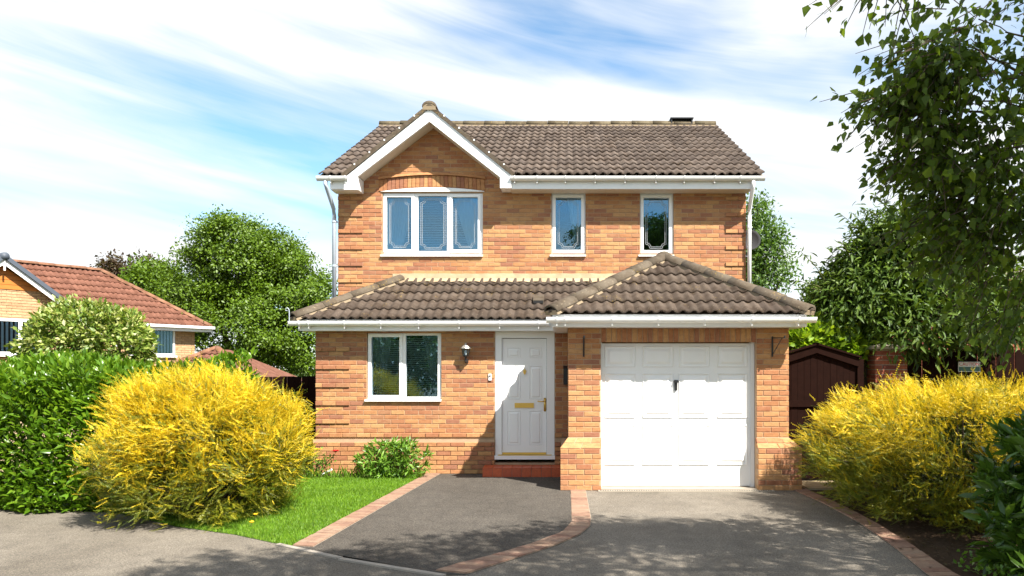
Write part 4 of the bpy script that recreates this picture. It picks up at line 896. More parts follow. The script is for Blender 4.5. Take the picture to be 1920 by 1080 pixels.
caps(nr, tuple(C+UPV*(ez+.02)), tuple(E+UPV*(rz+.03)), .11, .45, 'ridge_red', 'hip_tile', False); caps(nr, tuple(E+UPV*(rz+.03)), tuple(E-d1*8+UPV*(rz+.03)), .11, .45, 'ridge_red', 'ridge_tile', False)
local(MB().box(-.05, 3.4, -.02, .02, ez-.16, ez+.0).box(-.08, 3.4, .02, .12, ez-.06, ez+.02).box(.02, 3.4, -OH, -.021, ez-.16, ez-.14), 'gutter', 'pvc', nb)
gz = 4.55; hwid = 2.75                                # front gable of the neighbour: verge, board and roof
for sg in (-1, 1):
    local(MB().prism([(6.08, gz), (6.08+sg*hwid, gz-.75*hwid), (6.08+sg*hwid, gz-.75*hwid-.14), (6.08, gz-.14)], .86, .90), 'bargeboard', 'pvc', nb)
    local(MB().prism([(6.08, gz+.13), (6.08+sg*hwid, gz-.75*hwid+.13), (6.08+sg*hwid, gz-.75*hwid+.003), (6.08, gz+.003)], .80, .96), 'verge', 'dark_tile_edge', nb)
    local(MB().add([(6.08, .85, gz+.06), (6.08+sg*hwid, .85, gz-.75*hwid+.06), (6.08+sg*hwid, -1.2, gz-.75*hwid+.06), (6.08, -2.0, gz+.06)], [(0, 1, 2, 3)]), 'gable_roof', 'roof_red', nb)
local(MB().tube([(6.08, .97, gz+.07), (6.08, .5, gz+.07)], .10, 10), 'ridge_cap', 'dark_tile_edge', nb, smooth=True)
local(MB().box(6.06, 6.10, .90, .93, gz-.30, gz-.02), 'finial', 'pvc', nb)
# small garage with a red roof between the neighbour and the yellow bush
g2 = thing('neighbour_garage', 'low garage with a red tiled roof behind the yellow bush', 'garage', (-8.6, 20, NZ))
ga0 = Vector((X_(398, 20), 20, Z_(655, 20)))
def gq(px, py, Y): return (X_(px, Y), Y, Z_(py, Y))
wz = Z_(722, 20)-.05
MB().box(-11.0, -7.75, 18.6, 22, NZ, wz).build('wall', 'brick_far', g2)
gr2 = MB().add([(-11.3, 18.2, wz), (-7.55, 18.2, wz), (-7.55, 22.4, wz), (-11.3, 22.4, wz), (-9.45, 19.9, ga0.z), (-9.45, 20.7, ga0.z)], [(0, 1, 4), (1, 2, 5, 4), (2, 3, 5), (3, 0, 4, 5)]).build('roof', 'roof_red', g2)
fs = Vector((0, 1.7, ga0.z-wz)).normalized(); fl_ = Vector((-11.3, 18.2, 0)); k1 = Vector((1.7, -1.85, 0)).normalized(); k2 = Vector((-1.7, -1.9, 0)).normalized()
roof_slope(gr2, (-11.3, 18.2, wz+.01), (1, 0, 0), tuple(fs), 3.75, 6, Vector((0, 1.7, ga0.z-wz)).length/6, 'roof_red', lambda W: [(fl_, k1), (Vector((-7.55, 18.2, 0)), k2)], False)
caps(gr2, (-7.55, 18.2, wz+.03), (-9.45, 19.9, ga0.z+.03), .10, .45, 'ridge_red', 'hip_tile', False); caps(gr2, (-11.3, 18.2, wz+.03), (-9.45, 19.9, ga0.z+.03), .10, .45, 'ridge_red', 'hip_tile', False)
# red brick house on the right, seen between the leaves
rh = thing('red_brick_house', 'dark red brick house with gabled roof behind the trees on the right', 'house', (9.3, 17.5, 0))
ry0 = 17.5; ax, az = X_(1745, ry0), Z_(428, ry0); ex0, ezr = X_(1612, ry0), Z_(512, ry0); ex1 = 2*ax-ex0
rwm = MB().box(ex0+.35, ex1-.35, ry0+.3, 19.2, 0, ezr-.1).add([(ex0+.35, ry0+.3, ezr-.1), (ex1-.35, ry0+.3, ezr-.1), (ax, ry0+.3, az-.1), (ax, ry0+.5, az-.1)], [(0, 1, 2)])
rwm.box(ex1-.35, 16, ry0+.6, 19.2, 0, 4.2); rw = rwm.build('wall', 'mortar_grey', rh)
rb = Bricks(); rb.course_wall(ex0+.35, 16, .3, 4.4, [], ry0+.29, span=lambda z: (ex0+.35, 15) if z < ezr-.1 else (ax-(az-.1-z)*(ax-ex0)/(az-ezr)+.3, ax+(az-.1-z)*(ax-ex0)/(az-ezr)-.3)); rb.build(rw, 'brick_red', False)
for sg, xe in ((-1, ex0), (1, ex1)):
    MB().add([(ax, ry0, az), (xe, ry0, ezr), (xe, 19.3, ezr), (ax, 19.3, az), (ax, ry0, az+.1), (xe, ry0, ezr+.1), (xe, 19.3, ezr+.1), (ax, 19.3, az+.1)], [(0, 1, 2, 3), (4, 7, 6, 5), (0, 4, 5, 1), (1, 5, 6, 2)]).build('roof', 'roof_tile', rh)
    MB().prism([(ax, az-.003), (xe, ezr-.003), (xe, ezr-.16), (ax, az-.16)], ry0+.0, ry0+.04).build('bargeboard', 'pvc_old', rh)
MB().tube([(X_(1640, ry0+.2), ry0+.2, 0.1), (X_(1640, ry0+.2), ry0+.2, ezr-.2)], .05, 8).build('downpipe', 'pvc', rh)
# ================================================================== GATE, FENCES, PILLAR, SIGN
YGt = 11.4; gt = thing('gate', 'dark brown timber side gate with pointed top beside the garage', 'gate', (3.85, YGt, 0))
gxa, gxb, gpx, gpz, gez = 3.38, X_(1606, YGt), X_(1530, YGt), Z_(646, YGt), Z_(671, YGt)
n = 11; bw = (gxb-gxa)/n
def gtop(x): return gpz-(gpz-gez)*(abs(x-gpx)/max(gxb-gpx, .01))
for k in range(n):
    x0 = gxa+k*bw; x1 = x0+bw-.004; MB().prism([(x0, .04), (x1, .04), (x1, gtop(x1)-.05), (x0, gtop(x0)-.05)], YGt+random.uniform(-.004, .004), YGt+.02).build('board', 'timber_dark', gt)
for xa, xb in ((gxa-.02, gpx), (gpx, gxb+.02)):
    MB().prism([(xa, gtop(xa)), (xb, gtop(xb)), (xb, gtop(xb)-.13), (xa, gtop(xa)-.13)], YGt-.05, YGt-.006).build('top_board', 'timber_dark', gt)
    MB().prism([(xa-.03, gtop(xa)+.003), (xb+.03, gtop(xb)+.003), (xb+.03, gtop(xb)+.03), (xa-.03, gtop(xa)+.03)], YGt-.08, YGt+.04).build('cap_rail', 'timber_dark', gt)
for z in (.35, 1.15): MB().box(gxa, gxb, YGt-.03, YGt-.006, z, z+.1).build('rail', 'timber_dark', gt)
MB().box(gxb+.005, gxb+.1, YGt-.03, YGt+.07, 0, gez-.02).build('post', 'timber_dark', gt)
fz = Z_(668, 11.9); fe = thing('fence', 'short weathered board fence between the side gate and brick pillar', 'fence', (4.7, 11.9, 0))
for k in range(8):
    x0 = gxb+.02+k*.11; MB().box(x0, x0+.10, 11.9+(k % 2)*.012, 11.92+(k % 2)*.012, 0, fz+random.uniform(-.01, .01)).build('board', 'timber_grey', fe)
MB().box(gxb, gxb+.9, 11.935, 11.98, .4, .5).box(gxb, gxb+.9, 11.935, 11.98, 1.5, 1.6).build('rail', 'timber_grey', fe)
pxa, pxb, YP = X_(1641, 11.6), X_(1702, 11.6), 11.6; pz = Z_(655, YP)
pil = thing('brick_pillar', 'red brick pillar with a flat stone cap beside the fence', 'pillar', ((pxa+pxb)/2, YP+.25, 0))
core = MB().box(pxa+.006, pxb-.006, YP+.007, YP+.5, 0, pz).build('shaft', 'mortar_grey', pil); pb = Bricks(); pb.course_wall(pxa, pxb, .6, pz+.02, [], YP, rot=0)
BR_LEFT[0] = 60; pb.build(core, 'brick_red'); pb2 = Bricks(); pb2.course_wall(0, .5, .6, pz+.02, [], 0, rot=-math.pi/2, origin=(pxa, YP+.5, 0)); BR_LEFT[0] = 60; pb2.build(core, 'brick_red')
MB().box(pxa-.06, pxb+.06, YP-.06, YP+.56, pz+.004, pz+.05).add([(pxa-.06, YP-.06, pz+.05), (pxb+.06, YP-.06, pz+.05), (pxb+.06, YP+.56, pz+.05), (pxa-.06, YP+.56, pz+.05), ((pxa+pxb)/2-.1, YP+.2, pz+.085), ((pxa+pxb)/2+.1, YP+.2, pz+.085)], [(0, 1, 5, 4), (1, 2, 5), (2, 3, 4, 5), (3, 0, 4)]).build('cap', 'stone_cap', pil)
df = thing('dark_fence', 'dark brown board fence behind the yellow bush on the right', 'fence', (7.2, 11.9, 0)); fzz = Z_(655, 11.9)
for k in range(26):
    x0 = pxb+.08+k*.15; MB().box(x0, x0+.14, 11.9+(k % 2)*.012, 11.922+(k % 2)*.012, 0, fzz+random.uniform(-.008, .008)).build('board', 'timber_dark', df)
for z in (.4, 1.5): MB().box(pxb+.07, pxb+4.0, 11.94, 11.98, z, z+.09).build('rail', 'timber_dark', df)
YS = 11.86; sx0, sx1, sz0, sz1 = X_(1797, YS), X_(1838, YS), Z_(697, YS), Z_(678.5, YS)
sg_ = thing('caution_sign', 'small white caution sign with red heading on the dark fence', 'sign', ((sx0+sx1)/2, YS, sz0))
MB().box(sx0, sx1, YS, YS+.012, sz0, sz1).build('plate', 'sign_white', sg_); MB().box(sx0+.008, sx1-.008, YS-.003, YS-.0005, sz0+.008, sz0+(sz1-sz0)*.50).build('green_panel', 'sign_green', sg_)
def lettering(txt, size, x, z, y, mat, parent):
    cu_ = bpy.data.curves.new('lettering', 'FONT'); cu_.body = txt; cu_.size = size; cu_.align_x = 'CENTER'; cu_.extrude = .001
    tmp = bpy.data.objects.new('tmp_text', cu_); COL.objects.link(tmp); bpy.context.view_layer.update()
    me = bpy.data.meshes.new_from_object(tmp.evaluated_get(bpy.context.evaluated_depsgraph_get())); bpy.data.objects.remove(tmp)
    me.transform(Matrix.Translation((x, y, z)) @ Matrix.Rotation(math.pi/2, 4, 'X')); me.name = 'lettering'; me.materials.clear(); place('lettering', me, mat, parent)
lettering('CAUTION', .072, (sx0+sx1)/2, sz0+(sz1-sz0)*.62, YS-.002, 'sign_red', sg_)
lf = thing('side_fence', 'dark board fence between the house corner and the yellow bush', 'fence', (-4.8, 13.2, 0))
for k in range(14):
    x0 = HX0-.08-k*.13-.12; MB().box(x0, x0+.12, 13.2+(k % 2)*.012, 13.222+(k % 2)*.012, 0, Z_(706, 13.2)+random.uniform(-.01, .01)).build('board', 'timber_dark', lf)
MB().box(HX0-1.9, HX0-.06, 13.235, 13.28, 1.2, 1.3).build('rail', 'timber_dark', lf)
# ================================================================== VEGETATION
def limbs(parent, base, tops, r0, mat='bark', name='trunk', fork=.35, wig=.1, lim=1.0):
    """a tapered trunk and one limb to each clump of the crown"""
    base = Vector(base); cen = sum((Vector(t) for t in tops), Vector())/len(tops); fk = base.lerp(cen, fork); fk.z = base.z+(cen.z-base.z)*fork
    MB().tube([tuple(base-Vector((0, 0, .1))), tuple(base.lerp(fk, .5)+Vector((random.uniform(-wig, wig), random.uniform(-wig, wig), 0))), tuple(fk)], [r0*1.2, r0, r0*.8], 9).build(name, mat, parent, True)
    for t in tops:
        t = Vector(t); mid = fk.lerp(t, .5)+Vector((random.uniform(-wig, wig), random.uniform(-wig, wig), random.uniform(0, wig)*2))
        MB().tube([tuple(fk-Vector((0, 0, .05))), tuple(mid), tuple(t)], [r0*.55*lim, r0*.32*lim, r0*.12*lim], 6, False).build('limb', mat, parent, True)
def lobes_points(lobes, n, shell=.55):
    """clump centres spread through the outer part of a set of ellipsoids"""
    vol = A([l[1][0]*l[1][1]*l[1][2] for l in lobes])**(2/3); pick = RNG.choice(len(lobes), n, p=vol/vol.sum())
    d = unit(RNG.normal(size=(n, 3))); r = (shell**3+(1-shell**3)*RNG.random(n))**(1/3)
    c = A([l[0] for l in lobes])[pick]; e = A([l[1] for l in lobes])[pick]
    return c+d*e*r[:, None], unit(d/e)
def leafy(name, parent, lobes, clumps, per, sig, L, W, mat, tm=LEAF4, droop=.1, out=.5, shell=.55, nind=0, zmin=None, keep=None, flat=1.0):
    c, dr = lobes_points(lobes, clumps, shell); P = np.repeat(c, per, 0)+RNG.normal(size=(clumps*per, 3))*A([sig, sig, sig*flat]); dr = np.repeat(dr, per, 0)
    D = dr*out+RNG.normal(size=P.shape)*.55+A([0, 0, -droop]); s = RNG.uniform(.65, 1.25, len(P))
    k = np.ones(len(P), bool)
    if zmin is not None: k &= P[:, 2] > zmin
    if keep is not None: k &= keep(P)
    return scatter(name, parent, [tm], frames(D[k], L*s[k], W*s[k], (dr*1.1+RNG.normal(size=P.shape)*.55+A([0, 0, .9]))[k]), P[k], mat, nind)
def tree(name, label, base, lobes, r0, clumps, per, sig, L, W, mat, group=None, **kw):
    t = thing(name, label, 'tree', base, group); limbs(t, base, [l[0] for l in lobes], r0, wig=r0*2); leafy('crown', t, lobes, clumps, per, sig, L, W, mat, **kw); return t
def at(px, py, Y): return A([X_(px, Y), Y, Z_(py, Y)])
def lob(px, py, Y, rx, rz, ry=None):                 # crown lobe given by its place and pixel radii at depth Y
    k = Y/F; return (tuple(at(px, py, Y)), (rx*k, (ry if ry else rx)*k, rz*k))
YT = 27.0
tree('broadleaf_tree', 'large rounded bright green tree between the two houses', (X_(470, YT), YT, NZ), [lob(450, 495, YT, 88, 90), lob(540, 560, YT, 80, 90), lob(375, 540, YT, 62, 75), lob(470, 610, YT, 120, 90), lob(430, 450, YT-.8, 62, 44), lob(575, 640, YT, 60, 70), lob(520, 490, YT, 55, 55)], .28, 600, 165, .26, .112, .068, 'leaf_tree', shell=.62, flat=.55, out=.35)
tree('side_tree', 'lower yellowish green tree leaning left of the big rounded tree', (X_(290, 29), 29, NZ), [lob(300, 540, 29, 55, 45), lob(340, 580, 29, 60, 60), lob(270, 525, 29, 28, 22)], .18, 420, 26, .2, .17, .085, 'leaf_tree', shell=.5)
tree('copper_tree', 'dark copper-leaved tree above the red roof ridge', (X_(240, 34), 34, NZ), [lob(235, 512, 34, 36, 20), lob(272, 508, 34, 26, 20), lob(205, 502, 34, 12, 12), lob(240, 545, 34, 46, 24)], .2, 240, 24, .22, .2, .11, 'leaf_copper', shell=.4)
tree('back_tree', 'loose light green tree rising behind the right corner of the house', (X_(1400, 23), 23, 0), [lob(1408, 420, 23, 40, 50), lob(1440, 470, 23, 36, 60), lob(1425, 525, 23, 45, 35), lob(1470, 510, 23, 24, 26), lob(1395, 480, 23, 60, 70), lob(1420, 385, 23, 18, 22)], .15, 420, 22, .17, .13, .065, 'leaf_tree_b', shell=.3)
tree('garden_tree', 'small round dark green tree between the garage roof and the photinia', (X_(1550, 15.5), 15.5, 0), [lob(1545, 570, 15.5, 38, 36), lob(1580, 590, 15.5, 34, 34)], .1, 240, 22, .1, .10, .055, 'leaf_tree_b', shell=.4)
def shrub(name, label, base, lobes, r0, clumps, per, sig, L, W, mat, cat='shrub', **kw):
    t = thing(name, label, cat, base); limbs(t, base, [l[0] for l in lobes], r0, name='stem', wig=r0*2); leafy('foliage', t, lobes, clumps, per, sig, L, W, mat, **kw); return t
YV = 13.2
shrub('variegated_shrub', 'dome-shaped shrub with pale cream tipped leaves behind the laurel hedge', (X_(165, YV), YV, 0), [lob(165, 640, YV, 108, 66, 90), lob(110, 660, YV, 62, 60), lob(225, 655, YV, 58, 58), lob(160, 610, YV, 80, 42, 70)], .07, 700, 18, .06, .10, .055, 'leaf_pale', shell=.72, out=.9, droop=-.15)
shrub('lime_shrub', 'bright lime green laurel shrub behind the side gate', (X_(1530, 12.1), 12.1, 0), [lob(1520, 645, 12.1, 60, 40, 40), lob(1575, 655, 12.1, 45, 40, 40), lob(1490, 650, 12.1, 35, 38, 35)], .05, 420, 16, .07, .15, .07, 'leaf_lime', shell=.6, out=.9, droop=-.3, nind=120)
# photinia: arching shoots with long leaves
ph = thing('photinia_tree', 'large dark green shrubby tree with long leaves above the side gate', 'tree', (5.6, 12.3, 0))
phl = [lob(1650, 540, 12.2, 95, 95, 80), lob(1600, 580, 12.2, 70, 70), lob(1720, 480, 12.2, 90, 95, 80), lob(1690, 430, 12.0, 50, 55), lob(1800, 540, 12.2, 110, 110, 80), lob(1720, 610, 11.6, 90, 60, 60), lob(1850, 600, 11.4, 90, 55, 50), lob(1575, 545, 12.2, 45, 40), lob(1640, 455, 12.2, 45, 50), lob(1590, 510, 12.2, 36, 40)]
limbs(ph, (5.6, 12.3, 0), [l[0] for l in phl], .09, wig=.2); leafy('crown', ph, phl, 1600, 14, .10, .15, .045, 'leaf_photinia', LEAF8, .35, .7, .5, nind=150)
SH = []
for (a, b) in (((1560, 545), (1500, 470)), ((1575, 560), (1490, 525)), ((1640, 470), (1575, 400)), ((1690, 430), (1640, 365)), ((1600, 500), (1578, 455)), ((1700, 400), (1690, 345)), ((1560, 560), (1515, 540)), ((1620, 440), (1590, 425)), ((1660, 420), (1618, 392))):
    p0, p1 = Vector(at(*a, 12.0)), Vector(at(*b, 11.8+random.uniform(-.2, .2))); md = p0.lerp(p1, .5)+Vector((0, 0, .06)); MB().tube([tuple(p0), tuple(md), tuple(p1)], [.010, .007, .003], 5, False).build('shoot', 'stem_green', ph)
    for k in range(22):
        f = .15+.85*k/21; q = p0.lerp(p1, f)+Vector((0, 0, .06*math.sin(f*math.pi))); SH.append((A(q), unit(A(p1-p0))*.5+RNG.normal(size=3)*.6+A([0, 0, -.25])))
scatter('foliage', ph, [LEAF8], frames(A([s[1] for s in SH]), RNG.uniform(.10, .16, len(SH)), .036), A([s[0] for s in SH]), 'leaf_photinia', 0)
# laurel hedge on the left
def hedge():
    t = thing('laurel_hedge', 'bright green clipped laurel hedge along the road at the left edge', 'hedge', (-7.2, 9.9, 0))
    n = 42000; x = RNG.uniform(-10.2, -4.7, n); f = RNG.random(n); u = RNG.random(n); P = np.zeros((n, 3)); D = np.zeros((n, 3))
    fr = f < .52; top = (f >= .52) & (f < .86); en = f >= .86
    wob = lambda a, b: .10*np.sin(a*2.3+b*1.7)+.07*np.sin(a*5.1-b*3.3)
    zz_ = u*1.66; P[fr] = np.stack([x, 8.93+wob(x, zz_)+.16*np.maximum(0, zz_-1.1)**2+.05*np.maximum(0, .45-zz_), zz_+.02], 1)[fr]; D[fr] = A([0.05, -.75, .6])
    yy = 9.05+u*2.2; P[top] = np.stack([x, yy, 1.70+wob(x, yy)*.8+.06*(yy-9)-.16*np.maximum(0, 9.5-yy)], 1)[top]; D[top] = A([.1, -.3, 1.1])
    ey = 9.1+RNG.random(n)*2.1; P[en] = np.stack([-4.75+wob(ey, zz_)*.8, ey, zz_+.04], 1)[en]; D[en] = A([.8, -.2, .6])
    P -= D*RNG.random(n)[:, None]**1.3*.6; D = D+RNG.normal(size=D.shape)*.5; s = RNG.uniform(.7, 1.25, n)
    scatter('foliage', t, [LEAF8], frames(D, .125*s, .048*s), P, 'leaf_hedge', 300)
    for k in range(14):
        bx = -9.8+k*.38; MB().tube([(bx, 10.0, -.05), (bx+random.uniform(-.15, .15), 9.8, .8), (bx+random.uniform(-.3, .3), 9.7, 1.5)], [.04, .025, .01], 6).build('stem', 'bark', t)
hedge()
# golden shrubs built from shoots set with tiny leaves
def golden(label, base, R, H, nbr, seed, per=72, nind=300, spikes=14, Ls=.20, zc=.44, sweep=(0, 0, .3), inner=12000, lowg=.42):
    """branches fan out from the base; each carries feathery side shoots along its outer half"""
    t = thing('golden_shrub', label, 'shrub', base); r = np.random.default_rng(seed); b = A(base, float); zc_ = H*zc; c0 = b+A([0, 0, zc_])
    d = unit(r.normal(size=(nbr, 3))); d[:, 2] = np.where(r.random(nbr) < .33, -np.abs(d[:, 2])*.9, np.abs(d[:, 2])); d = unit(d); d = d/(np.abs(d)**2.6).sum(1, keepdims=True)**(1/2.6)
    ext = np.where(d[:, 2] >= 0, H-zc_, zc_*.95); tip = np.stack([d[:, 0]*R[0], d[:, 1]*R[1], d[:, 2]*ext], 1)*np.clip(1+.10*r.normal(size=nbr), .80, 1.16)[:, None]
    bd = unit(unit(tip)*A([1, 1, .6])+A(sweep)+r.normal(size=(nbr, 3))*.38)                 # where each branch end points
    bl_ = r.uniform(.25, .50, nbr); start = c0+tip-bd*bl_[:, None]
    q = np.repeat(np.arange(nbr), per); n = len(q); f = r.random(n)**.8
    P = start[q]+bd[q]*(bl_[q]*f)[:, None]+r.normal(size=(n, 3))*(.05+.06*(1-f))[:, None]+A([0, 0, -.05])*(f*f)[:, None]
    D = bd[q]*(.75+.5*f[:, None])+r.normal(size=(n, 3))*.42+A([0, 0, .10]); s = r.uniform(.45, 1.1, n)*(1.05-.35*f)
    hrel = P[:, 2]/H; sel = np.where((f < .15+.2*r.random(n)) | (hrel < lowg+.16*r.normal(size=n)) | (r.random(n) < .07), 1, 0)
    i = np.where(d[q, 2] > .45)[0]; i = r.choice(i, min(spikes*6, len(i)), replace=False)[:spikes]; D[i] = A([0, 0, 1.3])+r.normal(size=(len(i), 3))*.25; s[i] = r.uniform(1.1, 1.7, len(i)); P[i] = c0+tip[q[i]]*.95; sel[i] = 0
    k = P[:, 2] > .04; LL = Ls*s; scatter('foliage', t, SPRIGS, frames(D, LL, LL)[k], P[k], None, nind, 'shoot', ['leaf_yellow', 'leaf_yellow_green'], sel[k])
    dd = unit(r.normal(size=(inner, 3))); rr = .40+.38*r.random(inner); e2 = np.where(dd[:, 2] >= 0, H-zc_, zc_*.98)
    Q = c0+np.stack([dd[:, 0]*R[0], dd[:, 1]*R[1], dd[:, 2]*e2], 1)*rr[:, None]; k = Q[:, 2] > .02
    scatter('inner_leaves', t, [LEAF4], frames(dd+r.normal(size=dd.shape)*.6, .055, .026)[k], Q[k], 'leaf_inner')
    for j in range(0, nbr, 3):
        e = c0+tip[j]*.95
        if e[2] > .1: MB().tube([tuple(b+A([.05*math.cos(j), .05*math.sin(j), -.05])), tuple(start[j]), tuple(e)], [.012, .006, .002], 4, False).build('stem', 'bark', t)
    return t
golden('big rounded golden yellow shrub at the left edge of the lawn', (-4.30, 8.75, 0), (1.0, .98), 1.62, 430, 5, sweep=(-.20, 0, .22), lowg=.44)
golden('sprawling golden yellow shrub in the bed right of the driveway', (4.78, 8.85, 0), (1.55, 1.62), 1.48, 560, 9, spikes=34, sweep=(-.15, 0, .28), inner=20000, lowg=.56)
# dark laurel at the right edge
dl = thing('laurel_bush', 'dark glossy green laurel bush at the right edge of the frame', 'shrub', (4.1, 6.0, 0))
dll = [((4.12, 6.0, .80), (.62, .6, .55)), ((4.02, 5.8, .38), (.62, .6, .40)), ((4.55, 6.2, .9), (.6, .6, .6))]
c, dr_ = lobes_points(dll, 560, .6); PP, DD = [], []
for q, d in zip(c, dr_):
    ax_ = unit(d*.7+A([0, 0, .8])+RNG.normal(size=3)*.3)
    for k in range(8): PP.append(q+ax_*.02*k); DD.append(ax_*.75+RNG.normal(size=3)*.55)
PP, DD = A(PP), A(DD); k = PP[:, 2] > .03; s = RNG.uniform(.7, 1.2, len(PP)); scatter('foliage', dl, [LEAF8], frames(DD[k], .165*s[k], .058*s[k]), PP[k], 'leaf_laurel', 300)
limbs(dl, (4.2, 6.05, 0), [l[0] for l in dll], .035, name='stem', wig=.05)
iv = thing('ground_ivy', 'low pale green weeds at the foot of the dark laurel bush', 'plant', (3.7, 5.9, 0)); n = 900
PP = np.stack([RNG.uniform(3.42, 4.3, n), RNG.uniform(5.3, 6.5, n), RNG.uniform(.01, .16, n)], 1); scatter('foliage', iv, [LEAF4], frames(RNG.normal(size=(n, 3))+A([-.2, -.3, .5]), .05, .03), PP, 'leaf_wall')
lt = thing('leaf_litter', 'brown fallen leaves strewn over the soil and edging', 'leaf litter', (3.8, 8, 0)); tag(lt, kind='stuff'); n = 1500
PP = np.stack([RNG.uniform(3.0, 5.5, n), RNG.uniform(5, 10.4, n), np.full(n, .024)], 1); k = inside_poly(PP, bed) | (RNG.random(n) < .06); PP = PP[k]; scatter('leaves', lt, [LEAF4], frames(RNG.normal(size=(len(PP), 3))*A([1, 1, .1]), .045, .026, np.tile(A([0, 0, 1.]), (len(PP), 1))), PP, 'leaf_copper')
# small leafy shrub and rose against the wall
ws = thing('wall_shrub', 'low leafy green shrub against the wall under the living room window', 'shrub', (-2.85, 11.75, 0))
wl = [((-2.88, 11.78, .26), (.42, .30, .27)), ((-2.55, 11.8, .24), (.34, .28, .26)), ((-3.12, 11.78, .18), (.26, .26, .2)), ((-2.7, 11.85, .38), (.3, .2, .2))]
c, dr_ = lobes_points(wl, 210, .7); PP, DD = [], []
for q, d in zip(c, dr_):
    ax_ = unit(d*.8+A([0, -.1, .7])+RNG.normal(size=3)*.3)
    for k in range(7): PP.append(q+ax_*.012*k); DD.append(ax_*.5+RNG.normal(size=3)*.55)
PP, DD = A(PP), A(DD); k = PP[:, 2] > .02; s = RNG.uniform(.7, 1.25, len(PP)); scatter('foliage', ws, [LEAF8], frames(DD[k], .105*s[k], .034*s[k]), PP[k], 'leaf_wall', 300)
limbs(ws, (-2.8, 11.8, 0), [l[0] for l in wl], .02, name='stem', wig=.03)
ro = thing('rose_bush', 'thin rose bush with one red bloom against the brick wall', 'rose', (-4.1, 11.8, 0)); RP_, RD = [], []
bloom = Vector((X_(629, 11.62), 11.62, Z_(848, 11.62)))
for k, tp in enumerate([tuple(bloom-Vector((0, 0, .02))), (-3.98, 11.8, .45), (-4.1, 11.8, .5), (-3.85, 11.75, .36), (-4.2, 11.85, .42), (-3.75, 11.82, .3)]):
    b0 = Vector((-4.0+random.uniform(-.08, .08), 11.8, 0)); tpv = Vector(tp); md = b0.lerp(tpv, .5)+Vector((random.uniform(-.06, .06), 0, .05)); MB().tube([tuple(b0), tuple(md), tuple(tpv)], [.007, .006, .003], 5, False).build('stem', 'stem_green', ro)
    for q in range(26): f = .25+.75*random.random(); RP_.append(A(b0.lerp(md, f*2) if f < .5 else md.lerp(tpv, f*2-1))+RNG.normal(size=3)*.035); RD.append(RNG.normal(size=3)+A([0, -.3, .2]))
scatter('foliage', ro, [LEAF4], frames(A(RD), RNG.uniform(.04, .075, len(RD)), .034), A(RP_), 'leaf_wall')
fm_ = MB()
for ring_, (nn_, rad, tl) in enumerate(((6, .062, .45), (5, .05, .9), (4, .034, 1.4))):
    for k in range(nn_):
        an = 2*math.pi*k/nn_+ring_*.6; dv = Vector((math.cos(an), math.sin(an), tl)).normalized(); sv_ = Vector((-math.sin(an), math.cos(an), 0)); b0 = bloom
        fm_.add([tuple(b0), tuple(b0+dv*rad*.7+sv_*rad*.55), tuple(b0+dv*rad*1.25), tuple(b0+dv*rad*.7-sv_*rad*.55)], [(0, 1, 2, 3)])
fm_.build('bloom', 'petal_red', ro)
tf_ = thing('weeds', 'long pale grass and weeds along the foot of the house wall', 'weeds', (-3.7, 11.7, 0)); tag(tf_, kind='stuff'); n = 700
PP = np.stack([RNG.uniform(-4.7, -2.3, n), RNG.uniform(11.62, 11.85, n), np.full(n, .01)], 1); D = RNG.normal(size=(n, 3))*.35+A([0, 0, 1]); s = RNG.uniform(.08, .24, n)*(RNG.random(n)**.5); scatter('blades', tf_, [LEAF4], frames(D, s, .012), PP, 'grass')
for i, (px, py) in enumerate(((479, 977), (472, 992))):
    gx_, gy_ = G_(px, py); t = thing('dandelion', ('yellow dandelion flower on the lawn edge, the farther of two', 'yellow dandelion flower on the lawn edge, the nearer of two')[i], 'flower', (gx_, gy_, 0), 'dandelions beside the golden shrub')
    MB().tube([(gx_, gy_, 0), (gx_, gy_, .07)], .003, 5).build('stem', 'stem_green', t); MB().lathe((gx_, gy_, .07), [(.001, -.004), (.02, .002), (.026, .012), (.014, .02), (.001, .022)], 10).build('flower_head', 'petal_yellow', t)
px_ = G_(634, 886); tag(MB().tube([(px_[0]-.06, 11.7, .06), (px_[0]+.02, 11.74, .10), (px_[0]+.08, 11.76, .13)], [.012, .013, .016], 8).build('plastic_pipe', 'pvc', None, True), 'short white plastic pipe lying in weeds below the red rose', 'pipe')
# birch on the right: drooping twigs hung with small leaves
bt = thing('birch_tree', 'birch tree with drooping leafy twigs hanging in from the top right', 'tree', (6.9, 5.2, 0))
bl = [lob(1885, 60, 5.4, 130, 110, 130), lob(1830, 190, 5.5, 110, 90, 120), lob(1890, 320, 5.6, 120, 100, 130), lob(1800, 290, 5.7, 70, 60, 90), lob(1890, 450, 6.0, 100, 90, 120), lob(1790, 70, 5.2, 70, 90, 80), lob(1720, 205, 5.6, 70, 34, 40), lob(1810, 400, 6.0, 80, 70, 100), lob(1895, 570, 6.4, 60, 50, 80)]
hi = [((5.9, 3.4, 6.3), (1.4, 1.1, .9)), ((4.3, 3.0, 6.4), (1.3, 1.0, .6)), ((2.9, 2.7, 6.3), (1.2, .9, .5)), ((6.6, 2.0, 6.6), (1.4, 1.2, .9)), ((1.7, 2.0, 6.2), (1.1, .9, .45)), ((4.8, 1.4, 6.4), (1.5, 1.0, .7)), ((1.0, 2.3, 6.3), (.8, .7, .3))]
limbs(bt, (6.9, 5.2, 0), [l[0] for l in bl+hi], .17, wig=.25, fork=.55, lim=.28)
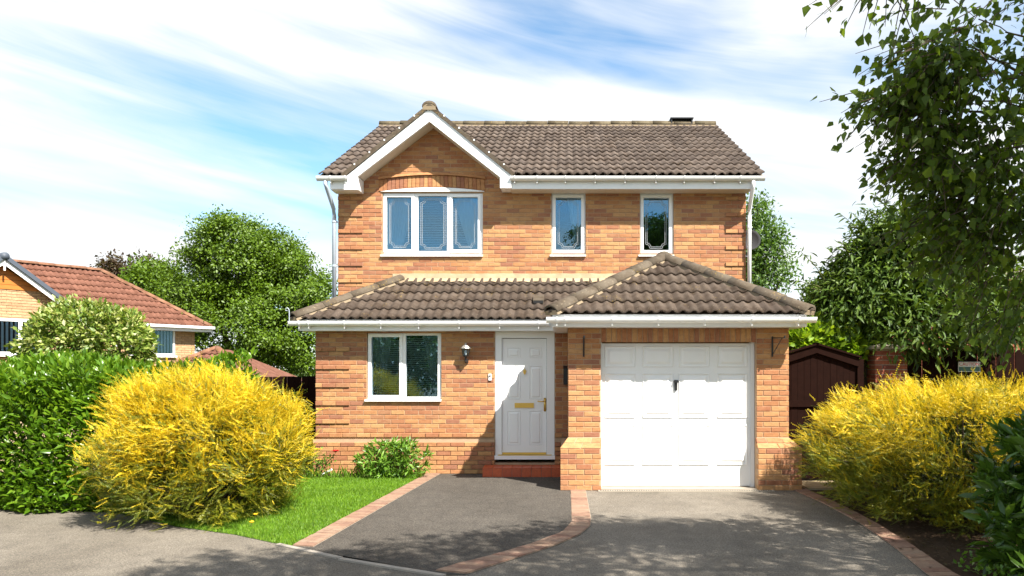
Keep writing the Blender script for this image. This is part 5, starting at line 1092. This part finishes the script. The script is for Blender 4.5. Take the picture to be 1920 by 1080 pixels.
def birch_part(lobes, nb_, per, nind, shell):
    c, d = lobes_points(lobes, nb_, shell); Pn, Dn = [], []; tw = MB()
    for q, dd in zip(c, d):
        dirv = unit(dd*A([1, 1, .3])+A([-.45, 0, -.55])+RNG.normal(size=3)*.25); Lt = RNG.uniform(.25, .5); q1 = q+dirv*Lt+A([0, 0, -.10*Lt])
        tw.tube([tuple(q), tuple((q+q1)/2+A([0, 0, .03])), tuple(q1)], [.0055, .004, .002], 3, False)
        for k in range(per):
            f = (k+.5)/per; Pn.append(q+(q1-q)*f+A([0, 0, .05*math.sin(math.pi*f)])+RNG.normal(size=3)*.03); Dn.append(dirv*.4+RNG.normal(size=3)*.5+A([0, 0, -.7]))
    stuff(tw.build('twigs', 'bark', bt)); Pn, Dn = A(Pn), A(Dn); s = RNG.uniform(.6, 1.2, len(Pn)); scatter('crown', bt, [BIRCH], frames(Dn, .078*s, .060*s, RNG.normal(size=Dn.shape)), Pn, 'leaf_birch', nind)
birch_part(bl[:2]+bl[5:7], 150, 10, 200, .3); birch_part(bl[2:5]+bl[7:], 400, 11, 100, .35); birch_part(hi, 2000, 9, 0, .2); birch_part([hi[2], hi[4], hi[6], ((3.4, 1.7, 6.2), (1.2, .8, .4)), ((4.6, 3.6, 6.5), (1.1, .7, .4))], 1500, 9, 0, .2)
birch_part([((6.6, 4.6, 4.7), (1.0, .7, .9)), ((5.6, 4.5, 5.2), (.9, .7, .7)), ((7.4, 5.0, 5.6), (.9, .8, 1.0))], 240, 10, 0, .2)   # round the trunk, right of the frame
birch_part([lob(1690, 180, 5.5, 50, 26, 25), lob(1725, 300, 5.6, 62, 18, 25), lob(1730, 235, 5.6, 60, 35, 30), lob(1770, 110, 5.4, 45, 60, 30), lob(1750, 170, 5.5, 45, 30, 30)], 125, 11, 0, .2)
birch_part([lob(1640, -40, 5.0, 36, 12, 20), lob(1545, -35, 5.0, 6, 5, 8), lob(1700, -35, 5.0, 34, 12, 20)], 22, 7, 0, .2)

# trees on the far side of the road behind the viewer: the windows mirror them
for x, y, h, lab in ((-9, -15, 6.0, 'broad green tree across the road opposite the lawn'), (-2, -17, 6.6, 'tall green tree across the road opposite the front door'), (6, -16, 6.2, 'round green tree across the road opposite the garage')):
    tree('street_tree', lab, (x, y, 0), [((x, y, h*.62), (2.6, 2.2, h*.36)), ((x-1.8, y, h*.45), (2.0, 1.8, 1.7)), ((x+1.8, y+.3, h*.47), (2.0, 1.8, 1.7)), ((x, y+.4, h*.3), (3.2, 1.8, 1.5))], .22, 260, 34, .32, .26, .15, 'leaf_tree_b', 'trees across the road', shell=.5)
